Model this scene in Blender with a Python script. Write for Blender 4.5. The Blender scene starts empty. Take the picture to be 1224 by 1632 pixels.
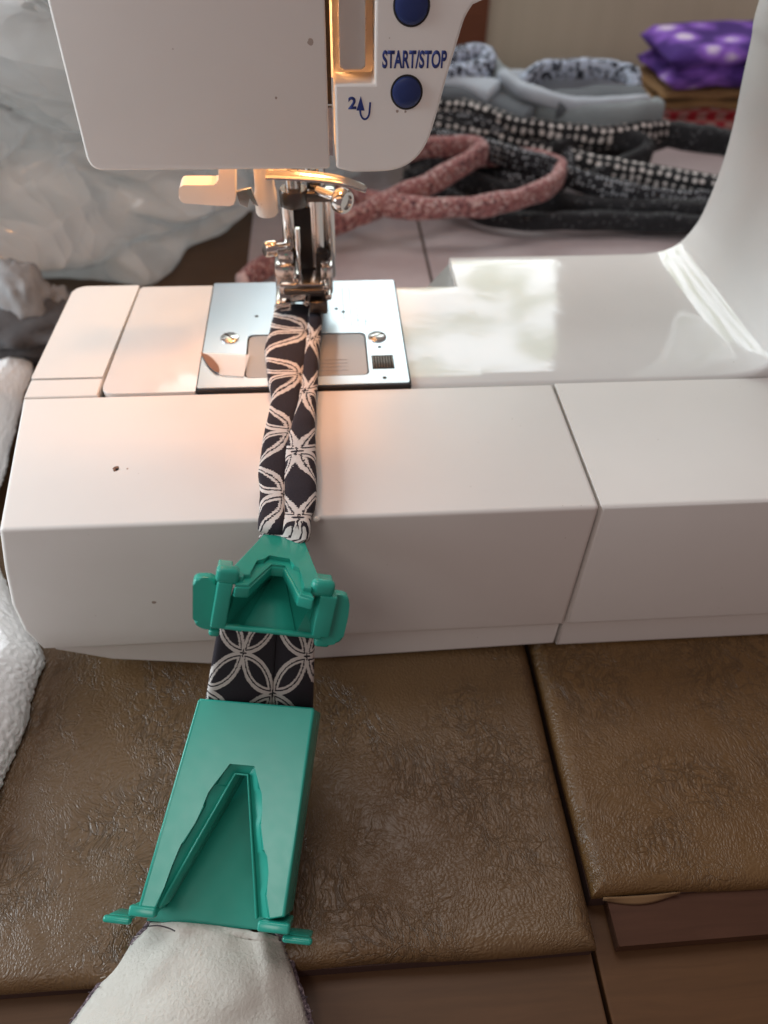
import bpy, bmesh, math, random
from mathutils import Vector, Matrix, noise
random.seed(7)
S = bpy.context.scene
C = S.collection
R = math.radians
V = Vector

# ------------------------------------------------------------------ camera
H = .091                                   # height of the sewing bed above the leather
CAM = V((.0106, -.2632, .1917 + H))
PITCH, YAW, ROLL, FPX = .7896, .0909, .0269, 1226.0
_cp, _sp, _cy, _sy = math.cos(PITCH), math.sin(PITCH), math.cos(YAW), math.sin(YAW)
FW = V((_sy * _cp, _cy * _cp, -_sp))
_r0 = V((_cy, -_sy, 0)); _u0 = _r0.cross(FW)
RT = math.cos(ROLL) * _r0 + math.sin(ROLL) * _u0
UP = -math.sin(ROLL) * _r0 + math.cos(ROLL) * _u0
cd = bpy.data.cameras.new('camera'); cam = bpy.data.objects.new('camera', cd); C.objects.link(cam)
m = Matrix((RT, UP, -FW)).transposed().to_4x4(); m.translation = CAM
cam.matrix_world = m
cd.sensor_fit = 'VERTICAL'; cd.sensor_height = 34.6; cd.sensor_width = 34.6 * .75
cd.lens = FPX / 1632 * 34.6
cd.clip_start = .005; cd.clip_end = 50
cd.dof.use_dof = True; cd.dof.focus_distance = .262; cd.dof.aperture_fstop = cd.lens / 2.9
S.camera = cam
S.render.resolution_x, S.render.resolution_y = 768, 1024

# ------------------------------------------------------------------ light
W = bpy.data.worlds.new('World'); S.world = W; W.use_nodes = True
bg = W.node_tree.nodes['Background']
bg.inputs[0].default_value = (1.0, .72, .70, 1); bg.inputs[1].default_value = .18


def area(name, loc, target, sx, sy, energy, col):
    l = bpy.data.lights.new(name, 'AREA'); l.shape = 'RECTANGLE'; l.size = sx; l.size_y = sy
    l.energy = energy; l.color = col
    o = bpy.data.objects.new(name, l); C.objects.link(o)
    o.location = loc; o.rotation_euler = (V(target) - V(loc)).to_track_quat('-Z', 'Y').to_euler()
    return o


def pattern_light(o, cols, scale, lo, hi):
    """outdoor view through the window: uneven bright and leafy patches"""
    l = o.data; l.use_nodes = True; t = l.node_tree; em = t.nodes['Emission']
    ge = t.nodes.new('ShaderNodeNewGeometry'); nz = t.nodes.new('ShaderNodeTexNoise'); cr = t.nodes.new('ShaderNodeValToRGB')
    nz.inputs['Scale'].default_value = scale; nz.inputs['Detail'].default_value = 4
    t.links.new(ge.outputs['Parametric'], nz.inputs['Vector']); t.links.new(nz.outputs['Fac'], cr.inputs['Fac'])
    e = cr.color_ramp.elements
    e[0].position, e[1].position = lo, hi; e[0].color, e[1].color = (*cols[0], 1), (*cols[1], 1)
    t.links.new(cr.outputs['Color'], em.inputs['Color'])


wl = area('window_light', (-.26, 1.05, .66), (-.20, 0, .12), 1.45, .60, 12.5, (1, 1, 1))
pattern_light(wl, ((.34, .42, .30), (.90, .98, 1.0)), 8.0, .42, .52)
sw = area('side_window_light', (-.93, .03, .45), (-.15, .20, .10), .6, .5, 4.7, (.84, .94, 1.0))
sw.data.spread = R(130)
area('ceiling_light', (-.05, .42, 1.50), (0, -.05, .03), .7, .5, 4.3, (1.0, .95, .92))
area('front_sheen_lamp', (-.46, -1.0, 1.35), (-.02, -.15, .03), .52, .44, 3.2, (1.0, .94, .89))  # added lamp, placed to lay a sheen on the lower teal guide
S.view_settings.view_transform = 'Standard'; S.view_settings.look = 'None'
S.view_settings.gamma = 1; S.view_settings.exposure = .30
S.render.engine = 'CYCLES'


# ------------------------------------------------------------------ pixels to places
def ray(px, py): return FW + RT * ((px - 612) / FPX) - UP * ((py - 816) / FPX)
def onz(px, py, z): d = ray(px, py); return CAM + d * ((z - CAM.z) / d.z)
def ony(px, py, y): d = ray(px, py); return CAM + d * ((y - CAM.y) / d.y)
def onp(px, py, p0, n): d = ray(px, py); return CAM + d * ((V(p0) - CAM).dot(n) / d.dot(n))


# ------------------------------------------------------------------ materials
class NT:
    def __init__(s, name):
        s.m = bpy.data.materials.new(name); s.m.use_nodes = True
        s.t = s.m.node_tree; s.b = s.t.nodes['Principled BSDF']
    def n(s, typ, **kw):
        x = s.t.nodes.new('ShaderNode' + typ)
        for k, v in kw.items():
            if hasattr(x, k): setattr(x, k, v)
        return x
    def l(s, a, b): s.t.links.new(a, b)
    def set(s, **kw):
        for k, v in kw.items():
            i = s.b.inputs[k.replace('_', ' ')]
            i.default_value = (*v, 1) if isinstance(v, tuple) and len(v) == 3 else v
        return s
    def coord(s, kind='Object', scale=(1, 1, 1)):
        tc = s.n('TexCoord'); mp = s.n('Mapping'); mp.inputs['Scale'].default_value = scale
        s.l(tc.outputs[kind], mp.inputs['Vector']); return mp.outputs[0]
    def noise(s, vec, scale, detail=4, rough=.55, dist=0):
        x = s.n('TexNoise'); x.inputs['Scale'].default_value = scale; x.inputs['Detail'].default_value = detail
        x.inputs['Roughness'].default_value = rough; x.inputs['Distortion'].default_value = dist
        s.l(vec, x.inputs['Vector']); return x.outputs['Fac']
    def voro(s, vec, scale, feature='F1', out='Distance', rnd=1.0):
        x = s.n('TexVoronoi'); x.feature = feature; x.inputs['Scale'].default_value = scale
        x.inputs['Randomness'].default_value = rnd
        s.l(vec, x.inputs['Vector']); return x.outputs[out]
    def ramp(s, fac, stops, interp='LINEAR'):
        x = s.n('ValToRGB'); x.color_ramp.interpolation = interp
        e = x.color_ramp.elements
        while len(e) < len(stops): e.new(.5)
        for i, (p, c) in enumerate(stops):
            e[i].position = p; e[i].color = (*c, 1) if len(c) == 3 else c
        s.l(fac, x.inputs['Fac']); return x.outputs['Color']
    def math(s, op, a, b=None, c=None):
        x = s.n('Math'); x.operation = op
        for i, v in enumerate((a, b, c)):
            if v is None: continue
            if isinstance(v, (int, float)): x.inputs[i].default_value = v
            else: s.l(v, x.inputs[i])
        return x.outputs[0]
    def mix(s, fac, a, b):
        x = s.n('Mix'); x.data_type = 'RGBA'
        for i, v in ((0, fac), (6, a), (7, b)):
            if isinstance(v, tuple): x.inputs[i].default_value = (*v, 1)
            elif isinstance(v, (int, float)): x.inputs[i].default_value = v
            else: s.l(v, x.inputs[i])
        return x.outputs[2]
    def bump(s, h, strength=.3, dist=.001):
        x = s.n('Bump'); x.inputs['Strength'].default_value = strength; x.inputs['Distance'].default_value = dist
        s.l(h, x.inputs['Height']); s.l(x.outputs[0], s.b.inputs['Normal']); return x
    def col(s, c): s.l(c, s.b.inputs['Base Color'])
    def rough(s, c): s.l(c, s.b.inputs['Roughness'])


def g(v): return (v, v, v)
M = {}


def plain(name, col, rough=.4, metal=0.0, **kw):
    t = NT(name); t.set(Base_Color=col, Roughness=rough, Metallic=metal)
    for k, v in kw.items(): t.set(**{k: v})
    vec = t.coord()
    f = t.noise(vec, 90, 5, .6)
    c2 = tuple(max(0, c * .9) for c in col)
    t.col(t.mix(f, c2, tuple(min(1, c * 1.06) for c in col)))
    r = t.noise(vec, 260, 3)
    t.rough(t.math('MULTIPLY_ADD', r, .12, max(0, rough - .06)))
    M[name] = t.m; return t


def white_plastic(name, col, rough, bump=.05):
    t = NT(name); vec = t.coord()
    big = t.noise(vec, 14, 4, .6); fine = t.noise(vec, 420, 3, .6)
    base = t.mix(big, tuple(c * .91 for c in col), tuple(min(1, c * 1.03) for c in col))
    sp = t.voro(vec, 150); spk = t.math('LESS_THAN', sp, .034)
    gate = t.math('GREATER_THAN', t.noise(vec, 35, 2), .55)
    dirt = t.math('MULTIPLY', t.math('MULTIPLY', spk, gate), .55)
    t.col(t.mix(dirt, base, (.25, .19, .14)))
    sm = t.noise(vec, 30, 6, .7, .6)
    t.rough(t.math('MULTIPLY_ADD', sm, .18, rough - .07))
    t.bump(fine, bump, .0002)
    t.set(Specular_IOR_Level=.5)
    M[name] = t.m; return t


white_plastic('housing', (.76, .735, .70), .42)
t = white_plastic('glossy_bed', (.70, .69, .67), .13, .008)
t.rough(t.math('MULTIPLY_ADD', t.noise(t.coord(), 26, 5, .7, .8), .10, .02))
t.bump(t.noise(t.coord(), 38, 3, .5, .5), .06, .0020)
white_plastic('white_part', (.82, .77, .70), .4)
plain('gap_dark', (.02, .018, .017), .7)
plain('mechanism', (.03, .026, .024), .35, .6)
plain('steel', (.62, .60, .58), .16, 1.0)
plain('dark_steel', (.13, .115, .105), .30, 1.0)
plain('screw_metal', (.70, .70, .69), .24, 1.0)
plain('blue_rubber', (.012, .028, .12), .38)
plain('blue_print', (.012, .03, .17), .5)
plain('grey_print', (.22, .25, .28), .5)
plain('brown_stain', (.20, .10, .06), .6)
plain('smudge', (.36, .29, .25), .6)
plain('lever_grey', (.50, .47, .44), .25)
plain('teal_plastic', (.022, .345, .262), .24)
plain('thread_white', (.75, .72, .66), .7)
plain('thread_dark', (.05, .04, .05), .8)
t = plain('pale_sheen', (.50, .425, .43), .12)  # pale colour stands in for the window mirrored in the brown boards


# satin metal of the needle plate
t = NT('plate_metal'); vec = t.coord('Object', (1, 1, 1)); br = t.coord('Object', (900, 30, 30))
n1 = t.noise(br, 1.0, 3); n2 = t.noise(vec, 60, 4)
t.set(Metallic=.85, Base_Color=(.50, .57, .63)); t.rough(t.math('MULTIPLY_ADD', n2, .15, .27)); t.bump(n1, .06, .0002)
M['plate_metal'] = t.m

# clear plastic
t = NT('clear_plastic'); vec = t.coord()
t.set(Base_Color=(.72, .70, .68), Roughness=.12, Alpha=.42); t.bump(t.noise(vec, 140, 3), .05, .0005)
M['clear_plastic'] = t.m
t = NT('clear_tape'); t.set(Base_Color=(.85, .82, .80), Roughness=.2, Alpha=.38); t.bump(t.noise(t.coord(), 180, 3), .1, .0005)
M['clear_tape'] = t.m

# bulb
t = NT('bulb_glow'); t.set(Base_Color=(1, .8, .6), Emission_Color=(1, .52, .22), Emission_Strength=18.0); M['bulb_glow'] = t.m

# leather
def leather(name, col, off):
    t = NT(name); vec = t.coord()
    mp = t.n('Mapping'); mp.inputs['Location'].default_value = off; t.l(vec, mp.inputs['Vector']); vec = mp.outputs[0]
    wn = t.n('TexNoise'); wn.inputs['Scale'].default_value = 26; wn.inputs['Detail'].default_value = 3; t.l(vec, wn.inputs['Vector'])
    sub = t.n('VectorMath'); sub.operation = 'SUBTRACT'; t.l(wn.outputs['Color'], sub.inputs[0]); sub.inputs[1].default_value = (.5, .5, .5)
    sc = t.n('VectorMath'); sc.operation = 'SCALE'; t.l(sub.outputs[0], sc.inputs[0]); sc.inputs['Scale'].default_value = .032
    ad = t.n('VectorMath'); ad.operation = 'ADD'; t.l(vec, ad.inputs[0]); t.l(sc.outputs[0], ad.inputs[1])
    def cells(sx, sy, rot, s):
        m2 = t.n('Mapping'); m2.inputs['Scale'].default_value = (sx, sy, 1); m2.inputs['Rotation'].default_value = (0, 0, rot)
        t.l(ad.outputs[0], m2.inputs['Vector'])
        return t.math('MINIMUM', t.voro(m2.outputs[0], s, 'DISTANCE_TO_EDGE'), .16)
    peb = t.n('TexVoronoi'); peb.feature = 'SMOOTH_F1'; peb.inputs['Scale'].default_value = 1150; peb.inputs['Smoothness'].default_value = .35
    m4 = t.n('Mapping'); m4.inputs['Scale'].default_value = (1, .72, 1); m4.inputs['Rotation'].default_value = (0, 0, .4)
    t.l(ad.outputs[0], m4.inputs['Vector']); t.l(m4.outputs[0], peb.inputs['Vector'])
    pebble = t.math('SUBTRACT', 1, peb.outputs['Distance'])
    f = t.noise(vec, 1800, 3, .6)
    def wrinkle(sx, sy, rot, sc_, cut):
        m3 = t.n('Mapping'); m3.inputs['Scale'].default_value = (sx, sy, 1); m3.inputs['Rotation'].default_value = (0, 0, rot)
        t.l(ad.outputs[0], m3.inputs['Vector'])
        d_ = t.math('ABSOLUTE', t.math('SUBTRACT', t.noise(m3.outputs[0], sc_, 3, .55, .8), .5))
        return t.math('DIVIDE', t.math('MINIMUM', d_, cut), cut)
    wr = t.math('MINIMUM', wrinkle(1, .22, .25, 120, .035), wrinkle(.35, 1, -.2, 95, .022))
    wr = t.math('MINIMUM', wr, wrinkle(1, .45, -.5, 210, .030))
    gate = t.n('Clamp'); t.l(t.math('MULTIPLY', t.math('SUBTRACT', t.noise(vec, 20, 3), .40), 6.0), gate.inputs[0])
    wr = t.math('SUBTRACT', 1, t.math('MULTIPLY', t.math('SUBTRACT', 1, wr), gate.outputs[0]))
    h = wr
    h3 = t.math('ADD', t.math('ADD', t.math('MULTIPLY', pebble, .30), t.math('MULTIPLY', f, .10)), t.math('MULTIPLY', wr, .24))
    t.bump(h3, .65, .0012)
    big = t.noise(vec, 9, 5, .65)
    c = t.mix(big, tuple(x * .72 for x in col), tuple(x * 1.25 for x in col))
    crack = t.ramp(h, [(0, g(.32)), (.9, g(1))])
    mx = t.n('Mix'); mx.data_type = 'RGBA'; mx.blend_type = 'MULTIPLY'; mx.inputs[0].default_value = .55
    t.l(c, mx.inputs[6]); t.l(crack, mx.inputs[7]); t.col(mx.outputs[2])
    t.rough(t.math('MULTIPLY_ADD', big, .15, .27))
    t.set(Specular_IOR_Level=.5)
    M[name] = t.m


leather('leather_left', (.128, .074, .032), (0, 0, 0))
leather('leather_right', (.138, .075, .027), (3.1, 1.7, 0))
plain('leather_core', (.05, .022, .016), .8)
plain('backing_cloth', (.17, .095, .04), .9)

# brown varnished wood
def wood(name, col, rough, off=0.0):
    t = NT(name); vec = t.coord('Object', (3.5, 40, 40))
    mp = t.n('Mapping'); mp.inputs['Location'].default_value = (off, off, 0); t.l(vec, mp.inputs['Vector'])
    a = t.noise(mp.outputs[0], 6, 7, .65, .7); b = t.noise(t.coord(), 8, 4, .6)
    c = t.mix(a, tuple(x * .6 for x in col), tuple(x * 1.35 for x in col))
    c = t.mix(t.math('MULTIPLY', b, .6), c, tuple(x * .55 for x in col)); t.col(c)
    sp = t.math('LESS_THAN', t.voro(t.coord(), 120), .05)
    t.rough(t.math('MULTIPLY_ADD', b, .12, rough)); t.bump(a, .05, .0004); t.set(Specular_IOR_Level=.22)
    M[name] = t.m
wood('wood_board', (.105, .054, .026), .38)
wood('wood_board_right', (.11, .054, .024), .38, 7.3)
wood('wood_strip', (.078, .036, .022), .2, 3.3)
wood('wood_door', (.20, .075, .04), .4, 5.1)
t = NT('wall_paint'); vec = t.coord(); st = t.noise(t.coord('Object', (60, 60, 2)), 1.2, 3)
t.col(t.mix(st, (.52, .49, .38), (.62, .58, .46))); t.set(Roughness=.7); M['wall_paint'] = t.m

# printed binding cloth: interlaced petals, white on black (UV in metres)
def petal_cloth(name, white=(.62, .59, .56), dark=(.014, .012, .016), s=.0172):
    t = NT(name)
    uv = t.n('UVMap'); uv.uv_map = 'UVMap'
    wob = t.n('TexNoise'); wob.inputs['Scale'].default_value = 2200; wob.inputs['Detail'].default_value = 2; t.l(uv.outputs[0], wob.inputs['Vector'])
    sp = t.n('SeparateXYZ'); t.l(uv.outputs[0], sp.inputs[0])
    k = 1 / s / math.sqrt(2)
    wo = t.math('MULTIPLY', t.math('SUBTRACT', wob.outputs['Fac'], .5), .06)
    X = t.math('ADD', t.math('MULTIPLY', t.math('ADD', sp.outputs[0], sp.outputs[1]), k), wo)
    Y = t.math('ADD', t.math('MULTIPLY', t.math('SUBTRACT', sp.outputs[0], sp.outputs[1]), k), wo)
    def fold(v): return t.math('ABSOLUTE', t.math('SUBTRACT', t.math('FRACT', v), .5))
    a, b = fold(X), fold(Y)
    A = t.math('MAXIMUM', a, b); B = t.math('MINIMUM', a, b)
    dx = t.math('SUBTRACT', A, .5); dy = t.math('ADD', B, .5)
    m_ = t.math('SUBTRACT', .7071, t.math('SQRT', t.math('ADD', t.math('MULTIPLY', dx, dx), t.math('MULTIPLY', dy, dy))))
    def band(lo, hi): return t.math('MULTIPLY', t.math('GREATER_THAN', m_, lo), t.math('LESS_THAN', m_, hi))
    wmask = t.math('MAXIMUM', band(-.024, .038), band(.062, .100))
    star = t.math('MULTIPLY', t.math('LESS_THAN', A, .055), t.math('LESS_THAN', t.math('SUBTRACT', A, B), .02))
    wmask = t.math('MULTIPLY', wmask, t.math('SUBTRACT', 1, star))
    weave = t.noise(uv.outputs[0], 2600, 3)
    wh = t.mix(weave, tuple(c * .8 for c in white), tuple(min(1, c * 1.12) for c in white))
    dk = t.mix(weave, dark, tuple(c * 2.4 for c in dark))
    t.col(t.mix(wmask, dk, wh))
    h = t.math('ADD', t.math('MULTIPLY', wmask, .6), t.math('MULTIPLY', weave, .7))
    t.bump(h, .35, .00025); t.set(Roughness=.85, Specular_IOR_Level=.2, Sheen_Weight=.04)
    M[name] = t.m
petal_cloth('petal_cloth')
t = NT('cream_felt'); vec = t.coord()
f1 = t.noise(vec, 700, 5, .7); f2 = t.noise(vec, 60, 4); sp = t.math('LESS_THAN', t.voro(vec, 420), .10)
t.col(t.mix(t.math('MULTIPLY', sp, .35), t.mix(f2, (.60, .59, .53), (.70, .69, .63)), (.30, .29, .22)))
t.bump(t.math('ADD', f1, t.math('MULTIPLY', f2, .6)), .8, .0011); t.set(Roughness=.95); M['cream_felt'] = t.m
t = NT('frayed_edge'); vec = t.coord()
t.col(t.ramp(t.noise(vec, 800, 4, .7), [(.35, (.03, .022, .03)), (.55, (.16, .12, .14)), (.7, (.5, .42, .42))])); t.set(Roughness=.95)
t.bump(t.noise(vec, 1200, 3), .8, .0008); M['frayed_edge'] = t.m


def tweed(name, stops, scale, bumpd=.001):
    t = NT(name); vec = t.coord('UV')
    v = t.voro(vec, scale, 'F1', 'Color'); sp = t.n('SeparateColor'); t.l(v, sp.inputs[0])
    t.col(t.ramp(sp.outputs[0], stops, 'CONSTANT')); t.set(Roughness=.9, Sheen_Weight=.1)
    d = t.voro(vec, scale, 'F1'); t.bump(d, .5, bumpd); M[name] = t.m
tweed('pink_tweed', [(0, (.30, .12, .12)), (.45, (.42, .20, .19)), (.72, (.62, .45, .43)), (.88, (.12, .05, .06))], 520)
tweed('black_tweed', [(0, (.008, .008, .010)), (.75, (.02, .02, .024)), (.96, (.13, .13, .14))], 620)
tweed('check_cloth', [(0, (.50, .58, .72)), (.40, (.03, .035, .05)), (.78, (.38, .44, .56))], 290)


def dots(name, base, dot, scale, r, rnd=.35):
    t = NT(name); vec = t.coord('UV'); d = t.voro(vec, scale, 'F1', 'Distance', rnd)
    w = t.math('LESS_THAN', d, r); t.col(t.mix(w, base, dot)); t.set(Roughness=.85)
    t.bump(t.noise(vec, 1500, 2), .3, .0005); M[name] = t.m
dots('dotted_black', (.010, .010, .012), (.66, .62, .60), 135, .30, .25)
dots('dotted_fine', (.014, .014, .018), (.50, .52, .56), 250, .26)


def cloth(name, a, b, scale=40, bscale=1600):
    t = NT(name); vec = t.coord(); f = t.noise(vec, scale, 5, .65, .4)
    t.col(t.mix(f, a, b)); t.bump(t.math('ADD', t.noise(vec, bscale, 3), t.math('MULTIPLY', f, .5)), .4, .0008); t.set(Roughness=.92, Sheen_Weight=.1)
    M[name] = t.m
cloth('grey_felt', (.20, .235, .25), (.30, .34, .36))
cloth('slate_felt', (.07, .08, .095), (.15, .17, .19))
cloth('pale_felt', (.36, .41, .47), (.50, .55, .62))
cloth('towel_white', (.74, .75, .75), (.84, .85, .85), 50, 700)
cloth('bundle_dark', (.025, .023, .025), (.13, .12, .12), 60, 700)
cloth('bundle_grey', (.16, .16, .165), (.46, .46, .46), 45, 700)
cloth('brown_cloth', (.17, .09, .035), (.34, .20, .08), 45)
t = NT('purple_cloth'); vec = t.coord(); d = t.voro(vec, 30, 'F1'); w = t.noise(vec, 50, 5, .7)
k = t.ramp(t.math('ADD', d, t.math('MULTIPLY', w, .45)), [(.42, (.70, .60, .78)), (.58, (.28, .12, .60)), (.86, (.06, .02, .19))])
t.col(k); t.set(Roughness=.9); M['purple_cloth'] = t.m
t = NT('red_check'); vec = t.coord(); ck = t.n('TexChecker'); ck.inputs['Scale'].default_value = 95; t.l(vec, ck.inputs['Vector'])
ck.inputs['Color1'].default_value = (.62, .05, .07, 1); ck.inputs['Color2'].default_value = (.74, .52, .48, 1)
t.col(t.mix(t.math('MULTIPLY', t.noise(vec, 60, 4), .6), ck.outputs[0], (.52, .06, .08))); t.set(Roughness=.9); M['red_check'] = t.m
# thin milky plastic
t = NT('bag_plastic'); vec = t.coord()
f = t.noise(vec, 9, 5, .6, .8)
bc_ = t.mix(f, (.78, .79, .78), (.92, .94, .95)); t.col(bc_)
t.set(Specular_IOR_Level=.8, Coat_Weight=.8, Coat_Roughness=.05); t.rough(t.math('MULTIPLY_ADD', f, .16, .06))
wn = t.n('TexNoise'); wn.inputs['Scale'].default_value = 7; wn.inputs['Detail'].default_value = 3; t.l(vec, wn.inputs['Vector'])
sc = t.n('VectorMath'); sc.operation = 'SCALE'; t.l(wn.outputs['Color'], sc.inputs[0]); sc.inputs['Scale'].default_value = .10
ad = t.n('VectorMath'); ad.operation = 'ADD'; t.l(vec, ad.inputs[0]); t.l(sc.outputs[0], ad.inputs[1])
v1 = t.voro(ad.outputs[0], 11); v2 = t.voro(ad.outputs[0], 30)
bp_ = t.bump(t.math('ADD', v1, t.math('MULTIPLY', v2, .35)), 1.0, .030)
tl = t.n('BsdfTranslucent'); t.l(bc_, tl.inputs['Color']); t.l(bp_.outputs[0], tl.inputs['Normal'])
mxs = t.n('MixShader'); mxs.inputs[0].default_value = .3
t.l(t.b.outputs[0], mxs.inputs[1]); t.l(tl.outputs[0], mxs.inputs[2])
tr_ = t.n('BsdfTransparent'); mx2 = t.n('MixShader'); mx2.inputs[0].default_value = .16
t.l(mxs.outputs[0], mx2.inputs[1]); t.l(tr_.outputs[0], mx2.inputs[2])
t.l(mx2.outputs[0], t.t.nodes['Material Output'].inputs['Surface']); M['bag_plastic'] = t.m


# ------------------------------------------------------------------ builders
def empty(name, loc, label, cat, group=None):
    o = bpy.data.objects.new(name, None); C.objects.link(o); o.location = loc; o.empty_display_size = .02
    o['label'] = label; o['category'] = cat
    if group: o['group'] = group
    return o
def tag(o, label, cat, group=None):
    o['label'] = label; o['category'] = cat
    if group: o['group'] = group
    return o


def link(name, me, mat, parent=None, smooth=True, angle=35):
    o = bpy.data.objects.new(name, me); C.objects.link(o)
    me.materials.clear(); me.materials.append(M[mat])
    if parent is not None:
        o.parent = parent
        if parent.type == 'EMPTY': o.matrix_parent_inverse = Matrix.Translation(-parent.location)
    if smooth:
        me.shade_smooth(); me.set_sharp_from_angle(angle=R(angle))
    return o


def from_bm(name, bm, mat, parent=None, smooth=True, angle=35):
    bmesh.ops.recalc_face_normals(bm, faces=bm.faces)
    me = bpy.data.meshes.new(name); bm.to_mesh(me); bm.free()
    return link(name, me, mat, parent, smooth, angle)


def frame(o, ex, ey, ez): return (V(o), V(ex), V(ey), V(ez))
FZ = lambda z: frame((0, 0, z), (1, 0, 0), (0, 1, 0), (0, 0, 1))            # plan
FYf = lambda y: frame((0, y, 0), (1, 0, 0), (0, 0, 1), (0, -1, 0))          # front elevation, +ez to the viewer


def prism_bm(bm, outer, fr, depth, holes=(), bevel=0.0, segs=2, back=None):
    """flat outline (2D) in frame fr, top at the frame plane, extruded by -depth along ez."""
    o, ex, ey, ez = fr
    loops = [outer] + list(holes)
    tops, bots, edges = [], [], []
    for k, lp in enumerate(loops):
        tv = [bm.verts.new(o + ex * a + ey * b) for a, b in lp]
        lb = back if (back is not None and k == 0) else lp
        bv = [bm.verts.new(o + ex * a + ey * b - ez * depth) for a, b in lb]
        tops.append(tv); bots.append(bv)
    def cap(vs_list):
        es = []
        for vs in vs_list:
            for i in range(len(vs)): es.append(bm.edges.new((vs[i], vs[(i + 1) % len(vs)])))
        if len(vs_list) == 1:
            return [bm.faces.new(vs_list[0])]
        r = bmesh.ops.triangle_fill(bm, use_beauty=True, use_dissolve=False, edges=es)
        return [x for x in r['geom'] if isinstance(x, bmesh.types.BMFace)]
    cap(tops); cap(bots)
    side = []
    for tv, bv in zip(tops, bots):
        n = len(tv)
        for i in range(n):
            j = (i + 1) % n
            side.append(bm.faces.new((tv[i], tv[j], bv[j], bv[i])))
    if bevel > 0:
        ed = [bm.edges.get((tv[i], tv[(i + 1) % len(tv)])) for tv in tops for i in range(len(tv))]
        bmesh.ops.bevel(bm, geom=[e for e in ed if e], offset=bevel, segments=segs, affect='EDGES', profile=.5, clamp_overlap=True)


def prism(name, outer, fr, depth, mat, parent=None, holes=(), bevel=0.0, segs=2, back=None, angle=35):
    bm = bmesh.new(); prism_bm(bm, outer, fr, depth, holes, bevel, segs, back)
    ob = from_bm(name, bm, mat, parent, True, angle)
    if bevel > 0:
        wm = ob.modifiers.new('normals', 'WEIGHTED_NORMAL'); wm.keep_sharp = True; wm.weight = 100
    return ob


def rnd_poly(pts, rad, seg=5):
    """round the corners of a polygon; rad is one number or a list"""
    out = []; n = len(pts)
    for i, p in enumerate(pts):
        r = rad[i] if isinstance(rad, (list, tuple)) else rad
        p = V(p); a = V(pts[i - 1]); b = V(pts[(i + 1) % n])
        if r <= 0: out.append((p.x, p.y)); continue
        da, db = (a - p), (b - p); r = min(r, da.length * .48, db.length * .48)
        s, e = p + da.normalized() * r, p + db.normalized() * r
        for k in range(seg + 1):
            t = k / seg
            q = s * (1 - t) ** 2 + p * 2 * t * (1 - t) + e * t * t
            out.append((q.x, q.y))
    return out
def rect(x0, y0, x1, y1): return [(x0, y0), (x1, y0), (x1, y1), (x0, y1)]
def rrect(x0, y0, x1, y1, r, seg=5): return rnd_poly(rect(x0, y0, x1, y1), r, seg)
def circle(cx, cy, r, n=28, ry=None): return [(cx + r * math.cos(2 * math.pi * i / n), cy + (ry or r) * math.sin(2 * math.pi * i / n)) for i in range(n)]


def lathe(name, prof, base, axis, mat, parent=None, n=24, angle=40):
    """prof: list of (radius, height along axis)"""
    axis = V(axis).normalized(); a = axis.orthogonal().normalized(); b = axis.cross(a); base = V(base)
    bm = bmesh.new(); rings = []
    for r, h in prof:
        if r <= 1e-7: rings.append([bm.verts.new(base + axis * h)])
        else: rings.append([bm.verts.new(base + axis * h + (a * math.cos(2 * math.pi * i / n) + b * math.sin(2 * math.pi * i / n)) * r) for i in range(n)])
    for p, q in zip(rings, rings[1:]):
        for i in range(n):
            j = (i + 1) % n
            vs = [p[i % len(p)], p[j % len(p)], q[j % len(q)], q[i % len(q)]]
            u = []
            for x in vs:
                if x not in u: u.append(x)
            if len(u) >= 3: bm.faces.new(u)
    for rg in (rings[0], rings[-1]):
        if len(rg) > 2: bm.faces.new(rg)
    return from_bm(name, bm, mat, parent, True, angle)


def smooth_path(pts, k=8):
    pts = [V(p) for p in pts]; out = []
    for i in range(len(pts) - 1):
        p0 = pts[max(i - 1, 0)]; p1 = pts[i]; p2 = pts[i + 1]; p3 = pts[min(i + 2, len(pts) - 1)]
        for j in range(k):
            t = j / k
            out.append(.5 * ((2 * p1) + (p2 - p0) * t + (2 * p0 - 5 * p1 + 4 * p2 - p3) * t * t + (3 * p1 - p0 - 3 * p2 + p3) * t ** 3))
    out.append(pts[-1]); return out


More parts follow.
